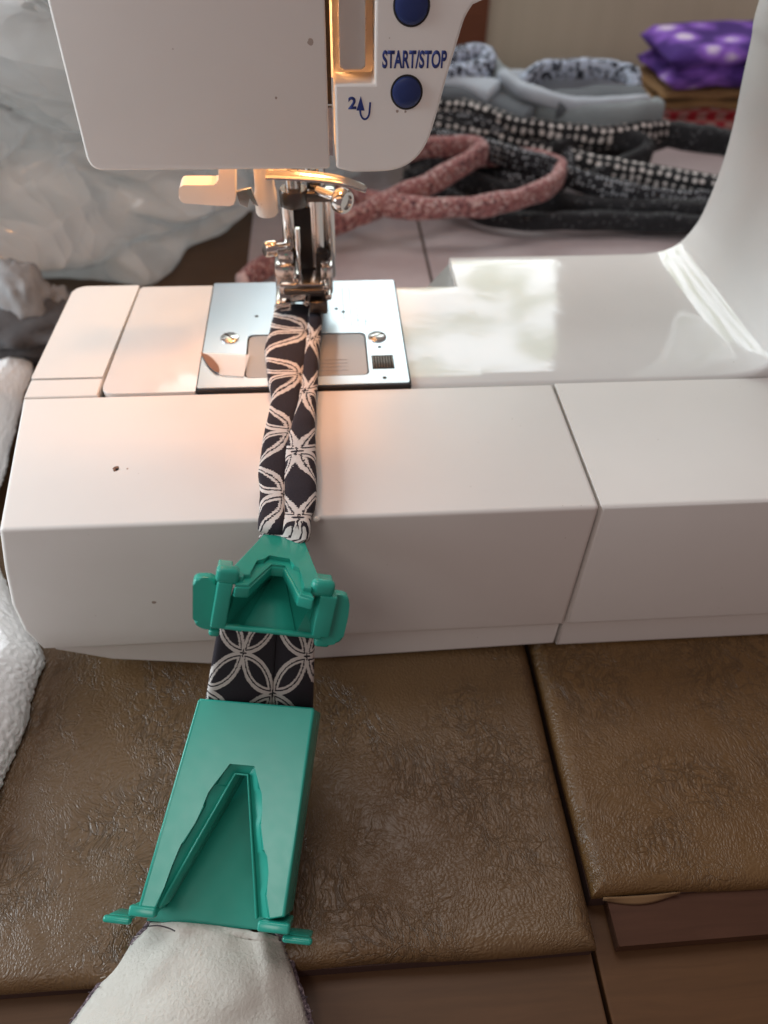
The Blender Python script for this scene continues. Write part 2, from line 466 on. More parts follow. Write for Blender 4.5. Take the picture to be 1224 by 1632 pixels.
def sweep(name, path, section, mat, parent=None, up=(0, 0, 1), scale=None, wob=0.0, caps=True, closed_sec=True, uvscale=1.0, angle=60):
    """section: 2D list (side, up) swept along path; UV = (arc round the section, arc along the path) in metres"""
    n = len(path); up = V(up); bm = bmesh.new(); uvl = bm.loops.layers.uv.new('UVMap'); rings = []; L = 0; Ls = []
    m_ = len(section)
    arc = [0]
    for i in range(m_): arc.append(arc[-1] + (V(section[(i + 1) % m_]) - V(section[i])).length)
    for i, p in enumerate(path):
        if i: L += (p - path[i - 1]).length
        Ls.append(L)
        tg = (path[min(i + 1, n - 1)] - path[max(i - 1, 0)]).normalized()
        u_ = up(i / (n - 1)) if callable(up) else up
        sd = tg.cross(u_)
        if sd.length < 1e-5: sd = V((1, 0, 0))
        sd.normalize(); uu = sd.cross(tg).normalized()
        sc = scale(i / (n - 1)) if scale else (1, 1)
        ring = []
        for a, b in section:
            q = p + sd * a * sc[0] + uu * b * sc[1]
            if wob: q += noise.noise_vector(q * 45) * wob
            ring.append(bm.verts.new(q))
        rings.append(ring)
    cnt = m_ if closed_sec else m_ - 1
    for i in range(n - 1):
        for j in range(cnt):
            k = (j + 1) % m_
            f = bm.faces.new((rings[i][j], rings[i][k], rings[i + 1][k], rings[i + 1][j]))
            for lp, uvv in zip(f.loops, ((arc[j], Ls[i]), (arc[j + 1], Ls[i]), (arc[j + 1], Ls[i + 1]), (arc[j], Ls[i + 1]))):
                lp[uvl].uv = (uvv[0] * uvscale, uvv[1] * uvscale)
    if caps and closed_sec:
        bm.faces.new(rings[0]); bm.faces.new(rings[-1])
    return from_bm(name, bm, mat, parent, True, angle)
def oval(a, b, n=16, pw=1.0):
    out = []
    for i in range(n):
        t = 2 * math.pi * i / n; c, s = math.cos(t), math.sin(t)
        out.append((a * math.copysign(abs(c) ** pw, c), b * math.copysign(abs(s) ** pw, s)))
    return out


def grid(name, nu, nv, fn, mat, parent=None, thick=0.0, angle=180, uv=None):
    bm = bmesh.new(); uvl = bm.loops.layers.uv.new('UVMap')
    vs = [[bm.verts.new(fn(i / (nu - 1), j / (nv - 1))) for j in range(nv)] for i in range(nu)]
    for i in range(nu - 1):
        for j in range(nv - 1):
            f = bm.faces.new((vs[i][j], vs[i + 1][j], vs[i + 1][j + 1], vs[i][j + 1]))
            for lp, (a, b) in zip(f.loops, ((i, j), (i + 1, j), (i + 1, j + 1), (i, j + 1))):
                q = (a / (nu - 1), b / (nv - 1)); lp[uvl].uv = uv(*q) if uv else q
    o = from_bm(name, bm, mat, parent, True, angle)
    if thick:
        md = o.modifiers.new('thickness', 'SOLIDIFY'); md.thickness = thick; md.offset = -1
    return o


def rbox(name, cx, cy, cz, sx, sy, sz, mat, parent=None, bev=.0006, rot=None, segs=2):
    bm = bmesh.new(); bmesh.ops.create_cube(bm, size=1)
    for v in bm.verts: v.co = V((v.co.x * sx, v.co.y * sy, v.co.z * sz))
    bmesh.ops.bevel(bm, geom=bm.edges[:], offset=min(bev, min(sx, sy, sz) * .45), segments=segs, affect='EDGES', profile=.5)
    mt = Matrix.Translation((cx, cy, cz))
    if rot is not None: mt = mt @ rot
    bm.transform(mt)
    return from_bm(name, bm, mat, parent)


# ------------------------------------------------------------------ the table, the wall
WT = -.013                                 # top of the wood
JX = .0945                                 # joint between the two boards
tb = empty('table', (0, .2, -.06), 'brown varnished wooden table of two wide boards with a joint between them', 'table')
prism('board', rect(-.75, -.40, JX - .0007, .78), FZ(WT), .03, 'wood_board', tb, bevel=.0012)
prism('board', rect(JX + .0007, -.40, .95, .78), FZ(WT - .0006), .03, 'wood_board_right', tb, bevel=.0012)
s0, s1 = onz(985, 1508, -.006), onz(962, 1446, -.006)
prism('edge_strip', rnd_poly([(s0.x + .0005, s0.y), (.40, s0.y + .002), (.40, -.15), (s0.x + .0005, -.15)], .0006), FZ(-.0065), .006, 'wood_strip', tb, bevel=.0012, segs=3)
prism('sheen_slab', rect(-.05, .10, JX - .0042, .775), FZ(WT + .004), .0035, 'pale_sheen', tb, bevel=.0008)  # slabs added over the boards to carry the painted window reflection
prism('sheen_slab', rect(JX - .0022, .10, .94, .775), FZ(WT + .004), .0035, 'pale_sheen', tb, bevel=.0008)
o = prism('wall', rect(-.9, -.1, 1.2, .32), frame((0, .80, 0), (1, 0, 0), (0, 0, 1), (0, -1, 0)), .05, 'wall_paint'); o['kind'] = 'structure'
dx = ony(776, 40, .79).x
ds = prism('door_frame', rect(dx - .06, -.043, dx, .319), frame((0, .785, 0), (1, 0, 0), (0, 0, 1), (0, -1, 0)), .0145, 'wood_door', bevel=.003)
tag(ds, 'reddish brown upright wooden post against the khaki wall', 'door frame')

# leather mats
def pad(name, x0, x1, y0, y1, z, mat, label, seed):
    e = empty(name, ((x0 + x1) / 2, y0, z - .007), label, 'leather mat', 'leather mats on the table')
    nx, ny = 120, 120
    def fn(u, v):
        x = x0 + (x1 - x0) * u; y = y0 + (y1 - y0) * v
        d = min(x - x0, x1 - x, y - y0); r = .0062
        dz = 0
        if d < r: dz = -r * (1 - math.sqrt(max(0, 1 - (1 - d / r) ** 2)))
        y += noise.noise(V((x * 22, seed, 0))) * .0012 * (1 - v); x += noise.noise(V((seed, y * 20, 3))) * .0006
        return V((x, y, z + dz + noise.noise(V((x * 14, y * 14, seed))) * .0009 - .0004))
    # dense rows near the edges
    def w(t, k): return t ** k
    grid('leather_face', nx, ny, lambda u, v: fn(1 - (1 - u) ** 1.6 if x0 < -.3 else u ** 1.8, v ** 1.9), mat, e)
    prism('core', rnd_poly([(x0 + .0012, y0 + .0012), (x1 - .0012, y0 + .0012), (x1 - .0012, y1), (x0 + .0012, y1)], .001), FZ(z - .0042), .0022, 'leather_core', e)
    prism('backing', rnd_poly([(x0 + .0002, y0 + .0004), (x1 - .0004, y0 + .0004), (x1 - .0004, y1), (x0 + .0002, y1)], .001), FZ(z - .0064), (z - .0064) - WT - .0002, 'leather_core', e, bevel=.0006)
    return e
pl = onz(955, 1508, -.002)
pad('leather_mat', -.50, JX - .0008, pl.y, .02, 0, 'leather_left', 'wide brown leather mat lying under the large teal tape guide', 1.3)
pr_ = onz(965, 1425, 0)
e = pad('leather_mat', JX + .0010, .46, pr_.y, .02, .0008, 'leather_right', 'brown leather mat set back above the reddish strip, cloth backing showing at its corner', 8.7)
# curling cloth backing at the corner of the right-hand mat
c0 = onz(965, 1438, -.003); c1 = onz(1060, 1432, -.003)
grid('lining_flap', 14, 5, lambda u, v: V((c0.x + (c1.x - c0.x) * u * 1.3, pr_.y - .0022 * math.sin(math.pi * min(1, u * 1.05)) * v - .0002, -.0038 - .0022 * v * (1 - .3 * u))), 'backing_cloth', e, .0005)

# ------------------------------------------------------------------ the sewing machine
sm = empty('sewing_machine', (0, 0, 0), 'white sewing machine with blue buttons and lit needle area', 'sewing machine')
FY = -.0755                                 # front face of the bed
SX = .1053                                  # seam of the detachable table
# front panel (detachable table): front and back outlines, lofted
xl = lambda z: -.1036 - (.0079 * min(1, (H - z) / .035))
fp = [(-.1030, H), (-.1080, .070), (-.1118, .050), (-.1122, .034), (-.1085, .021), (SX - .0005, .021), (SX - .0005, H)]
bp = [(-.1137, H), (-.1140, .070), (-.1140, .050), (-.1138, .034), (-.1118, .021), (SX - .0005, .021), (SX - .0005, H)]
sh = H
def loft(name, f, b, yf, yb, mat, bev):
    bm = bmesh.new()
    fv = [bm.verts.new((x, yf, z)) for x, z in f]; bv = [bm.verts.new((x, yb, z)) for x, z in b]
    bm.faces.new(fv); bm.faces.new(bv[::-1]); n = len(f)
    for i in range(n): bm.faces.new((fv[i], fv[(i + 1) % n], bv[(i + 1) % n], bv[i]))
    bmesh.ops.recalc_face_normals(bm, faces=bm.faces)
    top = [e for e in bm.edges if (e.verts[0].co.y < yf + 1e-6 and e.verts[1].co.y < yf + 1e-6) or (e.verts[0].co.z > H - 1e-5 and e.verts[1].co.z > H - 1e-5)]
    bmesh.ops.bevel(bm, geom=top, offset=bev, segments=4, affect='EDGES', profile=.5, clamp_overlap=True)
    return from_bm(name, bm, mat, sm, True, 30)
loft('front_panel', fp, bp, FY, -.0012, 'housing', .0016)
fr_ = [(SX + .0004, H - .0002), (SX + .0004, .021), (.40, .021), (.40, H - .0002)]
loft('base_front', fr_, fr_, FY + .0003, -.0012, 'housing', .0016)
# lower skirt, set back, its underside rising towards the left end
sk = [(-.1062, .021), (-.1060, .016), (-.085, .007), (-.046, .0012), (-.01, .0008), (SX - .0006, .003), (SX - .0006, .021)]
prism('skirt', [(x, z) for x, z in sk], FYf(FY + .0032), .06, 'housing', sm, bevel=.0012)
prism('skirt', rect(SX + .0006, .0012, .40, .021), FYf(FY + .0034), .06, 'housing', sm, bevel=.0012)
prism('underbody', rect(-.09, -.04, .39, .1), FZ(.0206), .0200, 'gap_dark', sm)
# left part of the detachable table, with its seam
prism('side_panel', rnd_poly([(-.1138, .0122), (-.0846, .0122), (-.0806, .0885), (-.1075, .0885), (-.1118, .085)], [.001, .0005, .0005, .003, .004]), FZ(H), .07, 'housing', sm, bevel=.0015, segs=3)
prism('side_panel', [(-.1136, -.0008), (-.0843, -.0008), (-.0843, .0112), (-.1137, .0112)], FZ(H), .07, 'housing', sm, bevel=.0006)
# left cover of the free arm
prism('arm_cover', rnd_poly([(-.0832, -.0004), (-.0448, -.0004), (-.0448, .0862), (-.0795, .0862)], [.006, .0003, .0003, .002], 6), FZ(H + .0003), .05, 'glossy_bed', sm, bevel=.0012, segs=3)
prism('arm_core', rect(-.083, .001, .20, .08), FZ(H - .004), .06, 'gap_dark', sm)

# bed and column: one swept surface with a wide fillet
YB = .1135
prof = [(.0446, H), (.058, H), (.0757, H), (.07575, H), (.10, H), (.13, H), (.155, H), (.168, H + .0002)]
sil = [(1030, 401), (1060, 395), (1082, 383), (1101, 363), (1118, 336), (1145, 270), (1165, 200), (1180, 125), (1194, 60), (1206, 0)]
raw = [V((.168, H + .0002))] + [V((ony(a, b, YB).x, ony(a, b, YB).z)) for a, b in sil]
top_ = raw[-1]; raw += [V((top_.x + .001, .26)), V((top_.x + .001, .40))]
sp3 = smooth_path([V((p.x, p.y, 0)) for p in raw], 5)
prof = prof[:-1] + [(p.x, p.y) for p in sp3]
def col_mesh(bm):
    r = .0022; n = len(prof); rings = []
    for i, (x, z) in enumerate(prof):
        a = V(prof[max(i - 1, 0)]); b = V(prof[min(i + 1, n - 1)]); tg = (b - a).normalized(); nn = V((-tg.y, tg.x))
        y1 = .0835 if x < .07572 else YB
        ys = [(0, -r * 2), (0, -r), (.09 * r, -.6 * r), (.3 * r, -.3 * r), (.6 * r, -.09 * r), (r, 0)]
        ys += [(y1 * k / 8, 0) for k in range(1, 8)] + [(y1 - q, d) for q, d in reversed(ys[:6])]
        rings.append([bm.verts.new((x + nn.x * d, y - .0004, z + nn.y * d)) for y, d in ys])
    for i in range(n - 1):
        p, q = rings[i], rings[i + 1]
        for j in range(len(p) - 1): bm.faces.new((p[j], p[j + 1], q[j + 1], q[j]))
    for jx in (0, -1):
        yy = rings[0][jx].co.y if jx == 0 else YB - .0004
        ext = [bm.verts.new((.40, yy, .40)), bm.verts.new((.40, yy, .03)), bm.verts.new((prof[0][0], yy, .03))]
        bm.faces.new([rg[jx] for rg in rings] + ext)
    return bm
bm = bmesh.new(); col_mesh(bm); from_bm('bed_and_column', bm, 'glossy_bed', sm, True, 30)
# small step down behind the bed
prism('rear_arm_body', rect(.047, .004, .39, .081), FZ(H - .003), .08, 'housing', sm)

# needle plate
PW = .0440
cov = rrect(-.0245, .0068, .0268, .0385, .0025)
np_ = prism('needle_plate', rrect(-PW, .0002, PW, .0862, .0012), FZ(H + .0016), .004, 'plate_metal', sm, holes=[[(x, y) for x, y in rrect(-.0252, .0061, .0275, .0392, .003)][::-1]], bevel=.0005)
prism('plate_shadow_gap', rrect(-PW - .0006, -.0007, PW + .0007, .0868, .0012), FZ(H + .0007), .002, 'gap_dark', np_)
bc = prism('bobbin_cover', cov, FZ(H + .0013), .0016, 'clear_plastic', np_, bevel=.0003)
prism('cover_well', rrect(-.0249, .0064, .0272, .0389, .0028), FZ(H - .0005), .002, 'lever_grey', np_)
lathe('bobbin_case', [(.0, 0), (.0135, 0), (.0135, .0004), (.006, .0004), (.0055, .0002), (0, .0002)], (.004, .021, H - .00045), (0, 0, 1), 'smudge', np_, 32)
for k in range(4): prism('cover_line', rect(.006, .0105 + k * .0026, .0185, .0107 + k * .0026), FZ(H + .00142), .0001, 'grey_print', bc)
def screw(px, py):
    c = onz(px, py, H + .002)
    s = lathe('plate_screw', [(0, 0), (.0042, 0), (.0042, .0006), (.0036, .0011), (0, .0012)], (c.x, c.y, H + .0014), (0, 0, 1), 'screw_metal', np_, 24)
    a = R(random.choice((25, 130)))
    rbox('screw_slot', c.x, c.y, H + .00262, .0072, .0008, .0001, 'gap_dark', s, .00002, Matrix.Rotation(a, 4, 'Z'))
screw(366, 538); screw(601, 536)
for px, py in ((409, 504), (605, 553), (613, 602), (536, 492), (547, 497)):
    c = onz(px, py, H + .0016); prism('plate_hole', circle(c.x, c.y, .0009, 12), FZ(H + .00168), .0001, 'gap_dark', np_)
c0 = onz(594, 588, H + .0016); c1 = onz(626, 566, H + .0016)
sl = prism('cover_slider', rect(c0.x, c0.y, c1.x, c1.y), FZ(H + .00175), .0005, 'gap_dark', np_)
for k in range(8):
    x = c0.x + (c1.x - c0.x) * (k + .5) / 8
    rbox('ridge', x, (c0.y + c1.y) / 2, H + .0019, .00042, (c1.y - c0.y) * .9, .0006, 'dark_steel', sl, .0001)
for k, px in enumerate((549, 560, 571, 583, 594)):       # seam guide lines engraved beside the foot
    a = onz(px - 4, 459, H + .0016); b = onz(px, 520, H + .0016)
    prism('guide_line', [(a.x - .00012, a.y), (a.x + .00012, a.y), (b.x + .00012, b.y), (b.x - .00012, b.y)], FZ(H + .00166), .00004, 'grey_print', np_)
for k, (px, py) in enumerate(((566, 492), (577, 500), (588, 492), (571, 510), (584, 512))):
    a = onz(px, py, H + .0016)
    prism('guide_mark', rect(a.x - .0009, a.y - .0002, a.x + .0009, a.y + .0002), FZ(H + .00166), .00004, 'grey_print', np_)

# head: hollow shells standing in front of the needle
HY = .020
q = lambda px, py: (lambda p: (p.x, p.z))(ony(px, py, HY))
def shell(name, outline, yb, mat, skip=(), th=.0022, bev=.001):
    """front face with walls running back to yb along the outline edges that are not skipped"""
    bm = bmesh.new(); n = len(outline)
    fv = [bm.verts.new((x, HY, z)) for x, z in outline]; face = bm.faces.new(fv)
    bv = [bm.verts.new((x, yb[i] if isinstance(yb, list) else yb, z)) for i, (x, z) in enumerate(outline)]
    for i in range(n):
        if i in skip: continue
        bm.faces.new((fv[i], bv[i], bv[(i + 1) % n], fv[(i + 1) % n]))
    loose = [v for v in bv if not v.link_faces]; bmesh.ops.delete(bm, geom=loose, context='VERTS')
    bmesh.ops.recalc_face_normals(bm, faces=bm.faces)
    if face.normal.y > 0: bmesh.ops.reverse_faces(bm, faces=bm.faces)
    o = from_bm_raw(name, bm, mat)
    md = o.modifiers.new('wall', 'SOLIDIFY'); md.thickness = th; md.offset = -1; md.use_even_offset = True
    mb = o.modifiers.new('edge', 'BEVEL'); mb.width = bev; mb.segments = 3; mb.limit_method = 'ANGLE'; mb.angle_limit = R(50)
    return o
def from_bm_raw(name, bm, mat):
    me = bpy.data.meshes.new(name); bm.to_mesh(me); bm.free()
    return link(name, me, mat, sm, True, 40)
zb = q(300, 272)[1]; ZT = .32
xL = -.0712; xs0 = q(522, 150)[0]; xs1 = q(533, 150)[0]
left = rnd_poly([(xL, ZT), (xL, zb), (xs0, zb), (xs0, ZT)], [0, .0055, .0012, 0], 5)
shell('face_cover', left, .112, 'housing', skip=tuple(range(6, 14)), th=.002)
nx0, nx1, nz = xs1, q(597, 130)[0], q(565, 134)[1]
rc = [q(*p) for p in ((560, 275), (610, 274), (640, 268), (664, 252), (682, 225), (697, 180), (712, 125), (730, 65), (741, 30), (754, 8))]
rc = [(p.x, p.y) for p in smooth_path([V((a, b, 0)) for a, b in rc], 4)]
rightp = [(nx0, zb + .0002)] + rc + [(.075, .2290), (.10, .2335), (.16, .235), (.16, ZT), (nx1, ZT), (nx1, nz), (nx0, nz)]
# bottom edge of the right-hand shell is open to the needle
shell('head_housing', rightp, [.05] * 2 + [.112] * (len(rightp) - 5) + [.05, .034, .034], 'housing', th=.0022)
prism('head_top', rect(xL, HY, .16, .112), FZ(ZT), .002, 'housing', sm)
prism('head_back', rect(xL + .002, zb + .004, .046, ZT - .003), FYf(.112), .002, 'housing', sm)
prism('arm', rnd_poly([(.155, .236), (.40, .236), (.40, .34), (.155, .34)], .004), FYf(HY + .001), .095, 'housing', sm, bevel=.004)
# lever cover in the notch
prism('lever_cover', rrect(q(541, 60)[0], q(541, 116)[1], q(583, 60)[0], ZT - .01, .0012), FYf(HY + .0035), .008, 'lever_grey', sm, bevel=.001)
prism('notch_floor', rect(nx0, nz - .004, nx1 + .004, ZT - .01), FYf(HY + .016), .002, 'white_part', sm)
prism('takeup_slot', rect(xs0 - .006, zb + .018, xs0 + .0016, ZT - .01), FYf(HY + .012), .004, 'mechanism', sm)
prism('thread_channel', rect(xs0 - .002, zb + .001, xs0 + .0015, zb + .0175), FYf(HY + .010), .002, 'steel', sm)
# buttons
def button(px, py, r):
    x, z = q(px, py)
    prism('button_gap', circle(x, z, r + .0006, 32), FYf(HY - .00015), .0004, 'gap_dark', sm)
    lathe('button', [(0, .0017), (r * .5, .0016), (r * .8, .0013), (r * .95, .0009), (r, .0002), (r, 0)], (x, HY, z), (0, -1, 0), 'blue_rubber', sm, 32)
button(648, 147, .0049); button(656, 9, .0053)
# lettering
def lettering(name, txt, px0, py0, px1, py1, mat, bold=.03):
    cu = bpy.data.curves.new(name, 'FONT'); cu.body = txt; cu.size = 1; cu.offset = bold; cu.extrude = 0
    to = bpy.data.objects.new(name, cu); C.objects.link(to)
    dg = bpy.context.evaluated_depsgraph_get(); dg.update()
    me = bpy.data.meshes.new_from_object(to.evaluated_get(dg)); bpy.data.objects.remove(to)
    xs = [v.co.x for v in me.vertices]; ys = [v.co.y for v in me.vertices]
    a, b = q(px0, py1), q(px1, py0)
    for v in me.vertices:
        u = (v.co.x - min(xs)) / (max(xs) - min(xs)); w = (v.co.y - min(ys)) / (max(ys) - min(ys))
        v.co = V((a[0] + (b[0] - a[0]) * u, HY - .0001, a[1] + (b[1] - a[1]) * w))
    o = link(name, me, mat, sm, False); md = o.modifiers.new('ink', 'SOLIDIFY'); md.thickness = .00006; return o
lettering('button_lettering', 'START/STOP', 609, 80, 713, 109, 'blue_print', .032)
lettering('symbol_numeral', '2', 555, 154, 568, 174, 'blue_print', .04)
ar = [q(*p) for p in ((568, 176), (575, 153), (581, 176))]
prism('symbol_arrow', ar, FYf(HY - .00012), .0001, 'blue_print', sm)
pts = []
for k in range(13):
    t_ = k / 12; a = math.pi + math.pi * t_
    pts.append((583 - 1.5 + 7.5 * math.cos(a), 176 - 0 - 14 * math.sin(a) * 1.0))
pts = [(574, 174)] + pts + [(590, 163)]
p3 = [ony(a, b, HY - .00012) for a, b in pts]
sweep('symbol_hook', p3, oval(.00032, .00005, 8), 'blue_print', sm, up=(0, -1, 0))
# smudges and chip marks
def blot(name, px, py, r, mat, plane='y', seed=0):
    c = ony(px, py, HY) if plane == 'y' else (onz(px, py, H) if plane == 'z' else ony(px, py, FY))
    out = [(math.cos(a) * r * (1 + .45 * noise.noise(V((math.cos(a) * 1.5, math.sin(a) * 1.5, seed)))), math.sin(a) * r * (1 + .45 * noise.noise(V((math.cos(a) * 1.5, math.sin(a) * 1.5, seed + 4))))) for a in [2 * math.pi * i / 14 for i in range(14)]]
    if plane == 'z': prism(name, [(c.x + a, c.y + b) for a, b in out], FZ(H + .00006), .0002, mat, sm)
    else: prism(name, [(c.x + a, c.z + b) for a, b in out], FYf((HY if plane == 'y' else FY) - .00006), .0002, mat, sm)
blot('smudge', 495, 67, .0010, 'smudge', 'y', 1); blot('smudge', 440, 156, .0004, 'smudge', 'y', 2)
blot('smudge', 633, 177, .0005, 'smudge', 'y', 3); blot('smudge', 646, 178, .0004, 'smudge', 'y', 5)
blot('chip', 185, 747, .0013, 'brown_stain', 'z', 6); blot('chip', 187, 748, .0007, 'housing', 'z', 7); blot('chip', 203, 747, .0004, 'smudge', 'z', 8)
blot('smudge', 245, 960, .0008, 'smudge', 'f', 9)

# under the head -------------------------------------------------
NY = .060
w = lambda px, py, y=NY: ony(px, py, y)
def wx(px, py, y=NY): p = w(px, py, y); return (p.x, p.z)
# threader lever, L shaped
Lp = [wx(*p, .045) for p in ((349, 262), (349, 286), (345, 290), (290, 290), (286, 297), (286, 311), (292, 319), (370, 324), (376, 318), (376, 262))]
prism('threader_lever', rnd_poly(Lp, .0008, 3), FYf(.042), .009, 'white_part', sm, bevel=.0008)
# threader body
c = w(419, 262, .052); d = w(419, 342, .052)
tr = lathe('threader_body', [(0, 0), (.0040, .0002), (.0046, .001), (.0046, .009), (.0040, .012), (.0040, .024), (0, .024)], (c.x, .052, d.z), (0, 0, 1), 'white_part', sm, 20)
hk = [wx(*p, .047) for p in ((376, 304), (400, 298), (412, 328), (404, 324), (398, 312), (395, 330), (382, 324))]
prism('threader_hook', hk, FYf(.046), .0012, 'steel', tr, bevel=.0002)
# needle bar, clamp, needle
c = w(467, 262); n0 = w(467, 300); n1 = w(467, 327); nt = w(472, 446)
lathe('needle_bar', [(.0033, 0), (.0033, .045)], (n0.x, NY, n0.z - .001), (0, 0, 1), 'steel', sm, 20)
nc = lathe('needle_clamp', [(0, 0), (.0052, 0), (.0060, .0007), (.0060, .0062), (.0055, .0072), (0, .0072)], (n0.x, NY, n1.z), (0, 0, 1), 'dark_steel', sm, 24)
p = w(545, 310, .056)
lathe('clamp_screw', [(0, .0010), (.0026, .0010), (.0030, 0), (.0042, 0), (.0050, .0012), (.0050, .0045), (.0042, .0055), (.0020, .006), (.0020, .016), (0, .016)], (p.x + .002, .048, p.z), (-.75, .65, .05), 'steel', nc, 24)
rbox('clamp_arm', (n0.x + p.x) / 2, NY, n1.z + .004, .018, .005, .004, 'dark_steel', nc, .0006)
nd = lathe('needle', [(0, 0), (.0006, .002), (.00075, .004), (.00075, .022), (.0012, .025), (.0012, .034)], (n0.x + .0008, NY - .006, H + .010), (0, 0, 1), 'steel', sm, 12)
# bent wire thread guide under the head
gp = smooth_path([w(*a) for a in ((425, 276, .048), (470, 279, .046), (520, 284, .044), (555, 291, .042), (576, 299, .041), (583, 302, .041))], 6)
sweep('thread_guide', gp, oval(.0030, .0010, 12), 'steel', sm, up=(0, -.5, .9), scale=lambda t: (1 - .45 * t, 1))
# presser bar and the tall foot
def post(name, px, y, py0, py1, r, mat, n=16, par=None):
    a, b = w(px, py0, y), w(px, py1, y)
    return lathe(name, [(0, 0), (r * .9, 0), (r, .0004), (r, a.z - b.z), (0, a.z - b.z)], (a.x, y, b.z), (0, 0, 1), mat, par or sm, n)
post('presser_bar', 500, .068, 262, 420, .0046, 'steel', 20)
post('presser_bar', 524, .066, 300, 440, .0022, 'steel')
post('guide_rod', 458, .064, 325, 410, .0030, 'steel')
ft = empty('presser_foot_root', (0, 0, 0), '', '') if False else None
xm = w(484, 480).x
def fbox(name, px0, px1, py0, py1, y, dy, mat, par, bev=.0006):
    a, b = w(px0, py1, y), w(px1, py0, y)
    return rbox(name, (a.x + b.x) / 2, y + dy / 2, (a.z + b.z) / 2, abs(b.x - a.x), dy, abs(b.z - a.z), mat, par, bev)
foot = fbox('presser_foot', 446, 524, 452, 484, .050, .022, 'steel', sm, .0014)
fbox('shank', 476, 502, 330, 458, .064, .006, 'mechanism', foot)
fbox('shank', 444, 468, 400, 428, .056, .010, 'steel', foot, .0014)
fbox('shank', 505, 524, 404, 450, .060, .008, 'mechanism', foot, .001)
fbox('bracket', 440, 470, 424, 462, .052, .012, 'steel', foot, .001)
fbox('bracket', 512, 530, 425, 470, .052, .010, 'steel', foot, .001)
fbox('sole', 440, 464, 482, 497, .046, .030, 'steel', foot, .001)
fbox('sole', 494, 522, 482, 502, .044, .030, 'dark_steel', foot, .001)
fbox('crossbar', 452, 518, 462, 472, .046, .004, 'dark_steel', foot, .0012)
for (px, py, r) in ((518, 458, .0014), (524, 473, .0014), (489, 483, .0012), (471, 446, .0012)):
    p = w(px, py, .044)
    lathe('rivet', [(.0004, .0006), (r * .5, .0008), (r * .55, .0016), (r, .0015), (r, -.003), (0, -.003)], (p.x, .045, p.z), (0, -1, 0), 'steel', foot, 16)
p = w(448, 398, .056); lathe('thumb_screw', [(0, .007), (.0030, .0068), (.0035, .006), (.0035, .002), (.002, .0015), (.002, -.003), (0, -.003)], (p.x - .001, .058, p.z), (-.9, -.4, .1), 'steel', foot, 18)
# feed teeth
for k in range(3): rbox('feed_tooth', -.005 + k * .005, .060, H + .0016, .0016, .016, .0012, 'dark_steel', np_, .0002)
# the lamp in the head
lb = lathe('lamp_bulb', [(0, 0), (.003, .0005), (.005, .003), (.0058, .007), (.005, .012), (.004, .016), (0, .016)], (-.040, .086, .192), (0, 0, 1), 'bulb_glow', sm, 18)
pl_ = bpy.data.lights.new('sewing_lamp', 'POINT'); pl_.energy = .22; pl_.color = (1, .45, .16); pl_.shadow_soft_size = .005
po = bpy.data.objects.new('sewing_lamp', pl_); C.objects.link(po); po.location = (.004, .052, .214)
sl_ = bpy.data.lights.new('sewing_lamp_beam', 'SPOT'); sl_.energy = .10; sl_.color = (1, .26, .05); sl_.shadow_soft_size = .004
sl_.spot_size = R(105); sl_.spot_blend = .8
so = bpy.data.objects.new('sewing_lamp_beam', sl_); C.objects.link(so); so.location = (-.026, .036, .1788)
so.rotation_euler = (V((-.034, -.030, H)) - V(so.location)).to_track_quat('-Z', 'Y').to_euler()

# small scrap of clear tape on the needle plate
a = [onz(x_, y_, H + .0019) for x_, y_ in ((322, 563), (398, 566), (388, 601), (352, 598), (340, 590))]
cs = empty('tape_scrap', (a[0].x, a[0].y, H), 'small clear tape scrap with a brown smear on the needle plate', 'tape')
prism('film', [(p.x, p.y) for p in a][::-1], FZ(H + .0022), .0003, 'clear_tape', cs)
b_ = smooth_path([onz(x_, y_, H + .0024) for x_, y_ in ((320, 562), (334, 568), (347, 582), (349, 592), (342, 592), (330, 580), (320, 562))], 4)[:-1]
prism('smear', [(p.x, p.y) for p in b_], FZ(H + .0026), .0003, 'brown_stain', cs)

# ------------------------------------------------------------------ binding tape
bt = empty('binding_tape', (0, -.0755, H), 'black cotton binding tape printed with white petals, running from the needle through both teal guides', 'tape')
# folded part on the bed
row = [(478, 492, 72), (474, 520, 74), (468, 560, 80), (468, 600, 74), (469, 640, 66), (464, 680, 72), (460, 720, 80), (459, 760, 85), (458, 800, 82), (455, 824, 77), (453, 846, 76)]
path, wd = [], []
for px, py, ww in row:
    lift = .0036
    p = onz(px, py, H + lift); path.append(p); wd.append((onz(px + ww / 2, py, H + lift) - onz(px - ww / 2, py, H + lift)).length / 2)
path += [V((path[-1].x - .0004, -.0836, H - .0030)), V((path[-1].x - .0008, -.0845, H - .0140))]; wd += [wd[-1] * .98, wd[-1] * .92]
K = 10
pth = smooth_path(path, K)
def wfun(t):
    f = t * (len(wd) - 1); i = min(int(f), len(wd) - 2); u = f - i; u = u * u * (3 - 2 * u)
    return wd[i] * (1 - u) + wd[i + 1] * u
